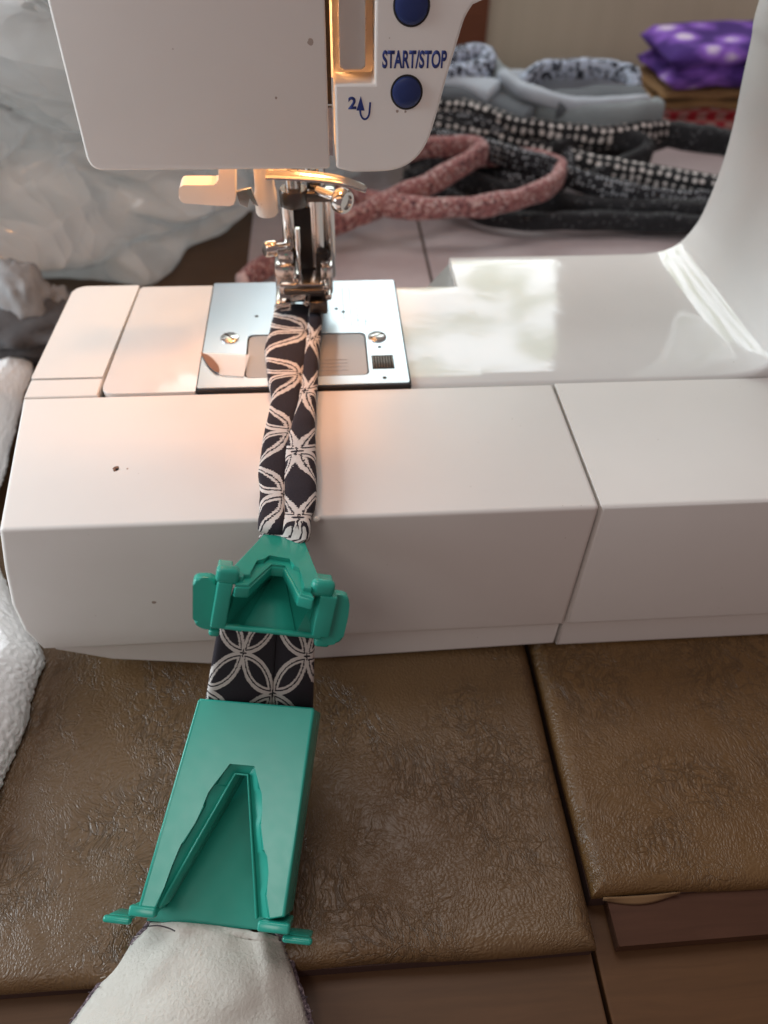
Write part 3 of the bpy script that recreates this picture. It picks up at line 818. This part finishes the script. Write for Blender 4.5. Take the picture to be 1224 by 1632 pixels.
# cross-section: two soft lobes pressed together with a crease between, crease drifting sideways
def tube(name, side):
    n = len(pth); bm = bmesh.new(); uvl = bm.loops.layers.uv.new('UVMap'); rings = []; NS = 20; L = 0; Ls = []
    for i, p in enumerate(pth):
        t_ = i / (n - 1)
        if i: L += (p - pth[i - 1]).length
        Ls.append(L)
        tg = (pth[min(i + 1, n - 1)] - pth[max(i - 1, 0)]).normalized(); sd = tg.cross(V((0, 0, 1))).normalized() * -1
        if sd.x < 0: sd = -sd
        uu = sd.cross(tg); uu = uu if uu.z > 0 else -uu
        wv = wfun(t_)
        cr = wv * (.48 - .75 * t_ + .12 * math.sin(t_ * 9))       # where the crease runs
        x0, x1 = (-wv, cr) if side < 0 else (cr, wv)
        c_, hw = (x0 + x1) / 2, (x1 - x0) / 2
        hh = .0030 + .0004 * math.sin(t_ * 13 + side) + (.0003 if side > 0 else 0)
        ring = []
        for k in range(NS):
            a = 2 * math.pi * k / NS; cc, ss = math.cos(a), math.sin(a)
            x = c_ + hw * 1.18 * math.copysign(abs(cc) ** .58, cc); z = hh * math.copysign(abs(ss) ** .55, ss)
            qv = p + sd * x + uu * z
            qv += noise.noise_vector(qv * 130) * .0005
            ring.append(bm.verts.new(qv))
        rings.append((ring, c_, hw))
    for i in range(n - 1):
        for k in range(NS):
            k2 = (k + 1) % NS
            f = bm.faces.new((rings[i][0][k], rings[i][0][k2], rings[i + 1][0][k2], rings[i + 1][0][k]))
            for lp, (ii, kk) in zip(f.loops, ((i, k), (i, k + 1), (i + 1, k + 1), (i + 1, k))):
                th = 2 * math.pi * kk / NS
                arc = .0068 * (math.pi / 2 - th) / (math.pi / 2)
                wy = .0030 * noise.noise(V((Ls[ii] * 40, side * 3.0, 0))); wx_ = .0022 * noise.noise(V((Ls[ii] * 32, side * 7.0, 5)))
                lp[uvl].uv = (arc + wx_ + (.0125 if side > 0 else -.003), -Ls[ii] * (.66 if side > 0 else .70) + wy + .004 + (.0165 if side > 0 else 0))
    bm.faces.new(rings[0][0]); bm.faces.new(rings[-1][0])
    return from_bm(name, bm, 'petal_cloth', bt, True, 70)
tube('folded_half', -1); tube('folded_half', 1)

# ------------------------------------------------------------------ the teal guides
# lower guide: sloping from the tape down to the leather
A0 = onp(408, 1116, (0, -.121, .047), V((0, 1, 0)))                 # middle of the narrow end, top face
zw = .0185
B0 = onz(335, 1466, zw)
sdir = (onz(505, 1128, .0465) - onz(312, 1109, .0465)).normalized()
ax = (B0 - A0).normalized(); nrm = sdir.cross(ax).normalized()
if nrm.z < 0: nrm = -nrm
ax = nrm.cross(sdir).normalized(); ax = ax if ax.y < 0 else -ax
def L2(px, py, h=0.0):                                                # pixel -> 2D on the guide's top plane (lifted by h)
    p = onp(px, py, A0 + nrm * h, nrm) - A0; return (p.dot(sdir), p.dot(ax))
FL = frame(A0, sdir, ax, nrm)
def FLh(h): return frame(A0 + nrm * h, sdir, ax, nrm)
lc = empty('tape_guide', A0 + ax * .06 - nrm * .014, 'large rectangular teal plastic tape guide lying on the leather mat', 'tape guide', 'teal plastic tape guides')
TH = .0150
outl = [L2(*p) for p in ((318, 1113), (500, 1128), (452, 1462), (222, 1447))]
# stepped edge of the V opening, and the inner V
stepL = [L2(*p) for p in ((248, 1449), (262, 1413), (273, 1382), (283, 1350), (292, 1345), (312, 1310), (326, 1285), (329, 1262), (336, 1252), (345, 1250), (365, 1214))]
stepR = [L2(*p) for p in ((408, 1218), (411, 1256), (420, 1263), (421, 1288), (413, 1314), (418, 1356), (429, 1364), (431, 1390), (422, 1426), (428, 1466))]
innL = [L2(*p) for p in ((250, 1449), (373, 1233))]; innR = [L2(*p) for p in ((393, 1235), (407, 1467))]
(OA, OB, OC, OD) = outl
top_outline = [OA, OB, (OC[0], OC[1]), stepR[-1]] + stepR[::-1][1:] + stepL[::-1] + [OD]
prism('roof', top_outline, FL, .0026, 'teal_plastic', lc, bevel=.0006, segs=3)
def inner_of(p, ln):
    (x0_, y0_), (x1_, y1_) = ln; t_ = max(0, min(1, (p[1] - y0_) / (y1_ - y0_))); return (x0_ + (x1_ - x0_) * t_, y0_ + (y1_ - y0_) * t_)
outer_s = stepL + stepR; inner_s = [inner_of(p, innL) for p in stepL[:-1]] + [innL[1], innR[0]] + [inner_of(p, innR) for p in stepR[1:]]
bm = bmesh.new(); ro_ = []
for p_, i_ in zip(outer_s, inner_s):
    ro_.append([bm.verts.new(A0 + sdir * c_[0] + ax * c_[1] + nrm * h_) for c_, h_ in ((p_, -.0004), (p_, -.0013), (i_, -.0034), (i_, -.0060))])
for p_, i_ in zip(ro_, ro_[1:]):
    for k_ in range(3): bm.faces.new((p_[k_], p_[k_ + 1], i_[k_ + 1], i_[k_]))
from_bm('notch_ledge', bm, 'teal_plastic', lc, True, 25)
# walls hanging from the inner V down to the floor
def wall3(name, pts_top, h0, h1, mat, par, th=.0012, fl=FL, flare=0.0):
    o, ex, ey, ez = fl
    bm = bmesh.new(); tv = []
    for a, b in pts_top:
        tv.append((bm.verts.new(o + ex * a + ey * b + ez * h0), bm.verts.new(o + ex * (a + flare) + ey * b + ez * h1)))
    for (a, b), (c_, d_) in zip(tv, tv[1:]): bm.faces.new((a, b, d_, c_))
    ob = from_bm(name, bm, mat, par, True, 40)
    md = ob.modifiers.new('wall', 'SOLIDIFY'); md.thickness = th; md.offset = 0
    mb = ob.modifiers.new('edge', 'BEVEL'); mb.width = .0003; mb.segments = 2
    return ob
wall3('inner_wall', [innL[0], innL[1], innR[0], innR[1]], -.0016, -TH - .005, 'teal_plastic', lc, .0008)
# floor: reaches a little past the roof
floor_o = [(OA[0] + .001, OA[1] + .002), (OB[0] - .001, OB[1] + .002), L2(458, 1484, -TH)[:2], L2(236, 1466, -TH)[:2]]
fb = [A0 + sdir * a_ + ax * b_ + nrm * (-TH + (.0016 if i_ > 1 else -.0105)) for i_, (a_, b_) in enumerate(floor_o)]
bm = bmesh.new(); tv_ = [bm.verts.new(p) for p in fb]; bv_ = [bm.verts.new(p - nrm * .0016) for p in fb]
bm.faces.new(tv_); bm.faces.new(bv_[::-1])
for i_ in range(4): bm.faces.new((tv_[i_], bv_[i_], bv_[(i_ + 1) % 4], tv_[(i_ + 1) % 4]))
from_bm('floor', bm, 'teal_plastic', lc, False)
# sloping outer walls
def side_wall(top0, top1, bot0, bot1, h):
    o, ex, ey, ez = FL
    bm = bmesh.new()
    vs = [bm.verts.new(o + ex * a[0] + ey * a[1] + ez * hh) for a, hh in ((top0, 0), (top1, 0), (bot1, h), (bot0, h))]
    f = bm.faces.new(vs); ob = from_bm('side_wall', bm, 'teal_plastic', lc, True)
    md = ob.modifiers.new('wall', 'SOLIDIFY'); md.thickness = .0016; md.offset = 0
    mb = ob.modifiers.new('edge', 'BEVEL'); mb.width = .0006; mb.segments = 3
side_wall((OA[0] + .0004, OA[1] + .0004), (OD[0] + .0004, OD[1]), (OA[0] - .0016, OA[1] + .0004), (OD[0] - .0026, OD[1] + .0004), -TH)
side_wall((OB[0] - .0004, OB[1] + .0004), (OC[0] - .0004, OC[1]), (OB[0] + .0002, OB[1] + .0006), (OC[0] + .0002, OC[1] + .0006), -TH)
# mouth frame: posts and outward bars
rotL = Matrix((sdir, ax, nrm)).transposed().to_4x4()
def lbox(name, p2, h, sx, sy, sz, par=lc, bev=.0008):
    c_ = A0 + sdir * p2[0] + ax * p2[1] + nrm * h
    return rbox(name, c_.x, c_.y, c_.z, sx, sy, sz, 'teal_plastic', par, bev, rotL, 3)
for s_, (pa, pb) in ((-1, ((206, 1450), (249, 1455))), (1, ((411, 1474), (462, 1482)))):
    a, b = L2(*pa), L2(*pb); mx = ((a[0] + b[0]) / 2, (a[1] + b[1]) / 2)
    lbox('post', mx, -.0008, abs(b[0] - a[0]), .0032, .0040)
    lbox('post', (mx[0], mx[1] - .0004), -.0075, abs(b[0] - a[0]) * .86, .0026, .0125)
for pa, pb, h in (((165, 1463), (210, 1468), -.004), ((450, 1496), (498, 1500), -.004)):
    a, b = L2(*pa, h), L2(*pb, h)
    lbox('tab', ((a[0] + b[0]) / 2, (a[1] + b[1]) / 2), h, abs(b[0] - a[0]), .0022, .0030, bev=.0010)
    lbox('tab', ((a[0] + b[0]) / 2, (a[1] + b[1]) / 2 - .0004), h - .006, abs(b[0] - a[0]) * .8, .0018, .010, bev=.0008)
# pale inner strip seen under the right-hand wall
# (none)

# flat tape between the guides, two folded halves meeting in the middle
def flat_half(side):
    T = [(347, 1000), (440, 1008), (502, 1012)]; Bm = [(326, 1122), (433, 1128), (499, 1136)]
    zt, zbm = .078, .0455
    def fn(u, v):
        a = (T[0], T[1]) if side < 0 else (T[1], T[2]); b = (Bm[0], Bm[1]) if side < 0 else (Bm[1], Bm[2])
        px = (a[0][0] * (1 - u) + a[1][0] * u) * (1 - v) + (b[0][0] * (1 - u) + b[1][0] * u) * v
        py = (a[0][1] * (1 - u) + a[1][1] * u) * (1 - v) + (b[0][1] * (1 - u) + b[1][1] * u) * v
        y = -.1165 - .0018 * v
        e_ = u if side < 0 else 1 - u
        p = ony(px, py, y); p.y += .0010 * (1 - math.sqrt(max(0, 1 - (1 - min(1, e_ / .12)) ** 2))) - .0006 * math.sin(math.pi * u) - (.0004 if side < 0 else 0)
        return p
    wm = .0195 if side < 0 else .0135
    grid('flat_half', 24, 30, fn, 'petal_cloth', bt, .0008, 70, uv=lambda u, v: ((.001 + u * .0233) if side < 0 else (.0243 + u * .0151), -v * .0229 + .0062))
flat_half(-1); flat_half(1)
# unfolded tail, wrong side up
tz = lambda u: .0095 * math.sin(math.pi * min(1, max(0, u))) ** .8 - .007
Ltail = [(243, 1468), (238, 1482), (205, 1515), (160, 1575), (118, 1632), (70, 1700), (20, 1790)]
Rtail = [(440, 1490), (446, 1500), (462, 1545), (476, 1590), (488, 1632), (503, 1700), (520, 1790)]
def lerp_list(l, v):
    f = v * (len(l) - 1); i = min(int(f), len(l) - 2); u = f - i
    return (l[i][0] * (1 - u) + l[i + 1][0] * u, l[i][1] * (1 - u) + l[i + 1][1] * u)
def tail(u, v):
    a, b = lerp_list(Ltail, v), lerp_list(Rtail, v)
    px, py = a[0] * (1 - u) + b[0] * u, a[1] * (1 - u) + b[1] * u
    z = .003 + .0055 * math.sin(math.pi * u) ** .5 * min(1, .55 + v) - .010 * min(1, v * 1.5) * (1 - math.sin(math.pi * u)) + .0012 * noise.noise(V((u * 5, v * 6, 2)))
    fold_ = .0014 * math.exp(-((u - .16 - .1 * (1 - v)) / .06) ** 2) * (1 - v) + .0016 * math.exp(-((u - .86) / .05) ** 2) * (1 - v)
    return onz(px, py, max(z + fold_, WT + .001))
grid('tail', 50, 50, tail, 'cream_felt', bt, .0010, 180)
for side in (0, 1):
    pp = [tail(side, k / 60) + V((0, 0, -.0004)) + noise.noise_vector(V((k * .6, side * 5, 0))) * .0006 for k in range(61)]
    sweep('frayed_edge', pp, oval(.0022, .0009, 10), 'frayed_edge', bt, wob=.0008)
    for k in range(26):
        v0 = random.random() * .75; p = tail(side, v0); dv = V((random.uniform(-1, 1) + (-.6 if side == 0 else .6), random.uniform(-1, .6), random.uniform(.0, .8))).normalized() * random.uniform(.001, .0035)
        sweep('loose_thread', smooth_path([p, p + dv * .6 + V((0, 0, .0004)), p + dv * 1.1], 3), oval(.00012, .00012, 5), random.choice(('thread_dark', 'thread_white', 'frayed_edge')), bt)
p = onz(225, 1470, .004); p2 = onz(285, 1479, .010)
sweep('loose_thread', smooth_path([onz(228, 1478, .005), onz(250, 1475, .010), onz(268, 1479, .011), onz(279, 1484, .011)], 4), oval(.00022, .00022, 6), 'thread_dark', bt)
p = onz(504, 828, H + .002)
lathe('thread_knot', [(0, -.0013), (.0010, -.0006), (.0012, .0002), (.0007, .0012), (0, .0015)], (p.x, p.y, p.z), (.6, -.2, .6), 'thread_white', bt, 10)

# upper guide: hooked over the front edge of the bed, mouth tipped up to the viewer
t25 = R(25)
ayv, azv = -math.cos(t25), math.sin(t25)
A1 = ony(458, 856, -.0868)
sd1 = (ony(533, 938, -.112) - ony(362, 917, -.112)); sd1.normalize()
a1 = V((0, ayv, azv)); a1 = (a1 - sd1 * a1.dot(sd1)).normalized(); n1_ = sd1.cross(a1); n1_ = n1_ if n1_.z > 0 else -n1_
n1_.normalize()
def U2(px, py, h=0.0):
    p = onp(px, py, A1 + n1_ * h, n1_) - A1; return (p.dot(sd1), p.dot(a1))
def FUh(h): return frame(A1 + n1_ * h, sd1, a1, n1_)
uc = empty('tape_guide', A1, 'small winged teal plastic tape guide hanging at the front edge of the machine bed', 'tape guide', 'teal plastic tape guides')
ro = [U2(*p) for p in ((420, 851), (484, 857), (513, 930), (500, 932), (497, 938), (484, 936), (479, 905), (468, 902), (463, 890), (428, 884), (421, 892), (408, 892), (400, 915), (378, 916), (370, 910), (366, 908))]
ym = max(p[1] for p in ro)
HT = .0205
prism('roof', ro, FUh(0), .0016, 'teal_plastic', uc, bevel=.0004, segs=3)
notch = [U2(*p) for p in ((378, 916), (400, 915), (408, 892), (421, 892), (428, 884), (463, 890), (468, 902), (479, 905), (484, 936), (497, 938))]
inn = [U2(*p) for p in ((376, 925), (398, 926), (433, 893), (456, 895), (480, 940), (502, 946))]
prism('notch_ledge', notch + inn[::-1], FUh(-.0013), .0012, 'teal_plastic', uc, bevel=.00015)
wall3('inner_wall', inn, -.0020, -.0052, 'teal_plastic', uc, .0010, FUh(0))
# floor and the tapering channel walls
def P1(px, py, h): return onp(px, py, A1 + n1_ * h, n1_)
fl = [P1(347, 1002, -HT), P1(512, 1016, -HT)]
def solid(name, faces_pts, par, th=.0012, bev=.0003):
    bm = bmesh.new()
    for f in faces_pts: bm.faces.new([bm.verts.new(p) for p in f])
    bmesh.ops.remove_doubles(bm, verts=bm.verts, dist=1e-5)
    ob = from_bm(name, bm, 'teal_plastic', par, False)
    md = ob.modifiers.new('wall', 'SOLIDIFY'); md.thickness = th; md.offset = -1
    return ob
apx, apx2 = P1(436, 918, -.010), P1(452, 920, -.010)
f0, f1 = P1(385, 1004, -HT), P1(470, 1012, -HT)
e0, e1 = P1(358, 1000, -HT), P1(506, 1014, -HT)
u0, u1 = P1(377, 940, -.0075), P1(500, 955, -.0075)
solid('channel', [(f0, f1, apx2, apx)], uc)
solid('channel_wall', [(e0, f0, apx), (e0, apx, u0)], uc)
solid('channel_wall', [(f1, e1, u1), (f1, u1, apx2)], uc)
solid('back_wall', [(u0, apx, apx2, u1, P1(468, 898, -.004), P1(428, 894, -.004))], uc)
rotU = Matrix((sd1, a1, n1_)).transposed().to_4x4()
def ubox(name, px0, py0, px1, py1, h, dep, par=uc, bev=.0010, push=0.0):
    """box facing the mouth: pixel rectangle on the mouth plane"""
    pm = A1 + a1 * (ym + push); c_ = [onp(x_, y_, pm, a1) for x_, y_ in ((px0, py0), (px1, py1))]
    a, b = c_[0] - pm, c_[1] - pm
    sx, sz = abs(b.dot(sd1) - a.dot(sd1)), abs(b.dot(n1_) - a.dot(n1_)); m_ = (c_[0] + c_[1]) / 2 - a1 * (dep / 2)
    return rbox(name, m_.x, m_.y, m_.z, sx, dep, sz, 'teal_plastic', par, bev, rotU, 3)
ubox('post', 346, 906, 379, 934, 0, .0042, bev=.0012)
ubox('post', 499, 926, 532, 956, 0, .0042, bev=.0018)
ubox('side_wall', 347, 928, 359, 1004, 0, .016, bev=.0005)
ubox('side_wall', 511, 950, 524, 1018, 0, .016, bev=.0005)
ubox('shoulder', 358, 916, 386, 934, 0, .0030, bev=.0004, push=-.0018)
ubox('shoulder', 493, 937, 515, 952, 0, .0030, bev=.0004, push=-.0018)
ubox('sill', 349, 1003, 513, 1014, 0, .0022, bev=.0006)
def wing(pts):
    pm = A1 + a1 * (ym - .004); o2 = []
    for x_, y_ in pts:
        p = onp(x_, y_, pm, a1) - pm; o2.append((p.dot(sd1), p.dot(n1_)))
    prism('wing', rnd_poly(o2, .0024, 5), frame(pm, sd1, n1_, a1), .0034, 'teal_plastic', uc, bevel=.0010, segs=3)
wing([(307, 921), (345, 921), (345, 1004), (322, 1003), (307, 992)]); wing([(526, 946), (558, 951), (556, 980), (545, 1026), (510, 1030)])
ubox('hinge', 333, 1004, 349, 1017, 0, .004, bev=.001, push=-.004); ubox('hinge', 503, 1018, 524, 1034, 0, .004, bev=.001, push=-.004)

# ------------------------------------------------------------------ left of the machine: towel, bundle, bag
def towel(u, v):
    px_r = [(60, 560), (40, 640), (8, 760), (-20, 850), (22, 960), (70, 1042), (74, 1060), (58, 1110), (28, 1200), (0, 1285), (-40, 1400)]
    b = lerp_list(px_r, v)
    e_ = onz(b[0], b[1], -.001)
    x = e_.x - (1 - u) * .28; y = e_.y
    d = (1 - u) * .28
    z = .001 + .015 * min(1, math.sqrt(d / .012)) * (1 if v > .12 else max(0, v / .12)) ** .5 + .006 * noise.noise(V((x * 22, y * 22, 0))) * min(1, d / .03)
    x += .002 * noise.noise(V((0, y * 45, 1)))
    return V((x, y, z)) + noise.noise_vector(V((x, y, z)) * 500) * .0006 + noise.noise_vector(V((x, y, z)) * 1100) * .0004
o = grid('towel', 170, 330, lambda u, v: towel(1 - (1 - u) ** 2, v), 'towel_white', None, .003)
tag(o, 'white terry towel lying beside the left end of the sewing machine', 'towel')
bu = empty('cloth_bundle', onz(20, 560, 0), 'small dark and silver grey crumpled cloth bundle behind the white towel', 'cloth bundle')
def lump(name, px, py, z, rx, ry, rz, mat, par, seed, amp=.35, sub=4, fr=3.0):
    c_ = onz(px, py, z); bm = bmesh.new(); bmesh.ops.create_icosphere(bm, subdivisions=sub, radius=1)
    for v in bm.verts:
        d_ = v.co.normalized()
        k = 1 + amp * (abs(noise.noise(d_ * fr + V((seed, 0, 0)))) * 1.6 - .35) + .10 * noise.noise(d_ * fr * 3 + V((0, seed, 0)))
        v.co = V((c_.x + d_.x * rx * k, c_.y + d_.y * ry * k, max(WT + .001, c_.z + d_.z * rz * k)))
    return from_bm(name, bm, mat, par, True, 180)
lump('dark_fold', 20, 520, .012, .055, .030, .020, 'bundle_dark', bu, 3)
lump('pale_fold', 38, 478, .030, .017, .016, .026, 'bundle_grey', bu, 5, .2)
lump('pale_fold', -2, 478, .026, .012, .020, .034, 'bundle_grey', bu, 9, .2)
lump('pale_fold', 88, 490, .020, .012, .012, .014, 'bundle_grey', bu, 21, .3)
lump('dark_fold', 75, 505, .012, .020, .012, .018, 'bundle_dark', bu, 14)

def bag():
    bm = bmesh.new(); bmesh.ops.create_icosphere(bm, subdivisions=7, radius=1)
    cx, cy, cz = -.34, .55, .15
    for v in bm.verts:
        d_ = v.co.normalized()
        r1 = 1 - abs(noise.noise(d_ * 2.0 + V((3, 1, 0)))) * .26
        w_ = d_ + noise.noise_vector(d_ * 2.5) * .25; r2 = 1 - (1 - abs(noise.noise(V((w_.x * 3.2, w_.y * 3.2, w_.z * 7)) + V((0, 7, 2))))) ** 4 * .10
        r3 = 1 + (1 - abs(noise.noise(V((w_.x * 6, w_.y * 6, w_.z * 13))))) ** 9 * .06 * min(1, max(0, (d_.z + .35) * 2))
        k = r1 * r2 * r3
        v.co = V((cx + d_.x * .42 * k + .14 * max(0, -d_.z), min(.79, cy + d_.y * .41 * k), max(WT + .002 + .002 * noise.noise(d_ * 6), cz + d_.z * .26 * k)))
    return from_bm('plastic_bag', bm, 'bag_plastic', None, True, 180)
tag(bag(), 'large crumpled milky plastic bag behind the machine at the towel side', 'plastic bag')

# ------------------------------------------------------------------ heap of fabric bands behind the machine
def band(name, pts, a, b, mat, label, group=None, up=(0, 0, 1), wob=.002, pw=.7):
    path_ = smooth_path([onz(x_, y_, z_) for x_, y_, z_ in pts], 10)
    o = sweep(name, path_, oval(a, b, 18, pw), mat, None, up=up, wob=wob, angle=180)
    return tag(o, label, 'headband', group)
GB = 'fabric bands heaped on the table'
band('fabric_band', [(385, 452, .004), (420, 425, .004), (500, 375, .008), (590, 335, .020), (680, 295, .032), (745, 258, .040), (768, 242, .040), (742, 232, .040), (680, 236, .040), (600, 250, .04)], .0058, .0085, 'pink_tweed', 'pink tweed fabric band bent into a sharp hairpin loop', GB)
band('fabric_band', [(540, 305, .022), (600, 325, .022), (690, 332, .024), (790, 325, .026), (870, 300, .028), (892, 272, .028), (860, 256, .028), (800, 248, .030), (740, 252, .028)], .0058, .0085, 'pink_tweed', 'pink tweed fabric band curving in a wide rounded loop', GB)
band('fabric_band', [(660, 205, .030), (730, 212, .030), (800, 228, .026), (870, 248, .022), (950, 270, .02), (1040, 285, .018), (1150, 305, .016), (1230, 318, .016)], .009, .0120, 'dotted_black', 'black fabric band with large white dots reaching behind the column', GB)
band('fabric_band', [(660, 255, .012), (730, 285, .010), (800, 305, .008), (880, 325, .006), (980, 335, .006), (1100, 338, .008), (1220, 340, .008)], .008, .0100, 'black_tweed', 'plain black fabric band lowest of the heap on the table', GB)
band('fabric_band', [(640, 230, .016), (720, 245, .020), (820, 262, .020), (920, 255, .016), (1010, 235, .018), (1060, 218, .02)], .008, .0100, 'black_tweed', 'black fabric band looping between the pink and dotted bands', GB)
band('fabric_band', [(760, 195, .034), (860, 212, .034), (960, 208, .036), (1050, 212, .034), (1120, 222, .032), (1230, 240, .03)], .008, .0110, 'black_tweed', 'black fabric band passing under the grey felt band', GB)
band('fabric_band', [(640, 178, .036), (710, 190, .038), (780, 206, .036), (850, 226, .030), (900, 250, .024), (890, 285, .014), (800, 292, .012)], .008, .0110, 'dotted_fine', 'black fabric band with fine white specks beside the grey felt', GB)
band('fabric_band', [(650, 285, .008), (720, 270, .010), (800, 282, .010), (850, 300, .006)], .010, .007, 'black_tweed', 'short black fabric band inside the pink loops', GB)
band('fabric_band', [(665, 150, .050), (720, 158, .050), (790, 172, .046), (850, 192, .044)], .016, .012, 'slate_felt', 'dark slate felt band folded under the checked band', GB)
band('fabric_band', [(640, 118, .058), (690, 132, .058), (740, 138, .058), (790, 152, .056)], .016, .010, 'pale_felt', 'pale blue grey felt band folded beside the head', GB)
band('fabric_band', [(776, 108, .060), (795, 130, .058), (830, 158, .054), (880, 180, .050), (940, 188, .050), (1000, 186, .050), (1048, 178, .050)], .009, .0125, 'grey_felt', 'thick light grey felt band sagging in a curve', GB)
band('fabric_band', [(800, 122, .066), (850, 150, .064), (910, 166, .060), (980, 166, .060), (1030, 160, .060)], .006, .006, 'pale_felt', 'slim pale felt band lying along the grey felt', GB)
band('fabric_band', [(880, 168, .056), (950, 160, .058), (1020, 158, .058)], .016, .010, 'slate_felt', 'dark slate felt band tucked behind the grey felt curve', GB)
band('fabric_band', [(826, 150, .050), (840, 128, .060), (866, 112, .066), (920, 110, .068), (975, 112, .068), (1006, 122, .066), (1012, 148, .056)], .006, .0085, 'check_cloth', 'white and black checked band arched over a pale roll', GB)
band('fabric_band', [(640, 90, .075), (700, 100, .075), (745, 90, .076), (772, 92, .074), (770, 112, .068), (720, 122, .066), (660, 118, .066)], .008, .010, 'check_cloth', 'white and black checked band coiled beside the wall post', GB)
band('fabric_band', [(600, 215, .030), (690, 222, .034), (780, 240, .034), (860, 262, .030), (960, 300, .020), (1060, 318, .014), (1200, 322, .012)], .006, .0085, 'dotted_fine', 'speckled black band crossing between the dotted band and the pink loops', GB)
band('fabric_band', [(880, 240, .030), (930, 226, .034), (1000, 224, .036), (1030, 244, .030), (990, 264, .024), (930, 292, .014)], .006, .0085, 'black_tweed', 'black fabric band turned back in a small loop under the dotted one', GB)
band('fabric_band', [(640, 300, .010), (720, 318, .008), (780, 345, .004), (860, 352, .004), (980, 352, .004), (1080, 356, .004), (1180, 362, .004)], .006, .0075, 'black_tweed', 'flat black band along the front of the heap', GB)
band('fabric_band', [(660, 165, .048), (740, 178, .046), (820, 200, .042), (900, 214, .040), (980, 218, .038), (1060, 206, .038)], .007, .009, 'dotted_black', 'black and white dotted band just below the grey felt', GB)
band('fabric_roll', [(790, 138, .045), (860, 138, .046), (930, 136, .046), (990, 140, .045)], .012, .014, 'pale_felt', 'pale fabric roll under the arched checked band')

def folded(name, px0, px1, pyb, z0, z1, mat, label, tilt=0.0, depth=.10, layers=2, dx=.0, group='folded fabrics stacked behind the column'):
    a = onz(px0, pyb, z0); 
    ex = empty(name, a, label, 'folded fabric', group)
    wid = (onz(px1, pyb, z0) - a).length
    lt = (z1 - z0) / layers
    for k in range(layers):
        zc = z0 + lt * (k + .5)
        def fn(i_, j_, zc=zc, k=k):
            s_ = -1 + 2 * i_
            return None
        bm = bmesh.new(); bmesh.ops.create_cube(bm, size=1); bmesh.ops.subdivide_edges(bm, edges=bm.edges[:], cuts=14, use_grid_fill=True)
        for v in bm.verts:
            p = v.co * 2
            rr = .5
            y_ = p.y * depth / 2; x_ = p.x * wid / 2
            ed = min(1, (1 - abs(p.x)) * wid / 2 / (lt * .6)); eh = math.sqrt(max(0, 1 - (1 - ed) ** 2)) * .9 + .1
            ed2 = min(1, (1 - abs(p.y)) * depth / 2 / (lt * .6)); eh *= math.sqrt(max(0, 1 - (1 - ed2) ** 2)) * .9 + .1
            z_ = p.z * lt / 2 * eh
            q_ = V((a.x + wid / 2 + x_ + dx * k, a.y + depth / 2 + y_, zc + z_ + tilt * (x_ + wid / 2)))
            v.co = q_ + noise.noise_vector(q_ * 30 + V((k * 3, 0, 0))) * .0035
        from_bm('fold', bm, mat, ex, True, 180)
    return ex
folded('folded_fabric', 1050, 1330, 214, -.012, .018, 'red_check', 'red and white checked folded fabric at the bottom of the stack', .0, .09, 2, -.004)
folded('folded_fabric', 1042, 1330, 178, .018, .036, 'brown_cloth', 'brown folded fabric between the purple and the red ones', .0, .10, 2, .004)
folded('folded_fabric', 1062, 1360, 150, .036, .074, 'purple_cloth', 'purple folded fabric with pale blotches on top of the stack', .06, .10, 2, -.004)
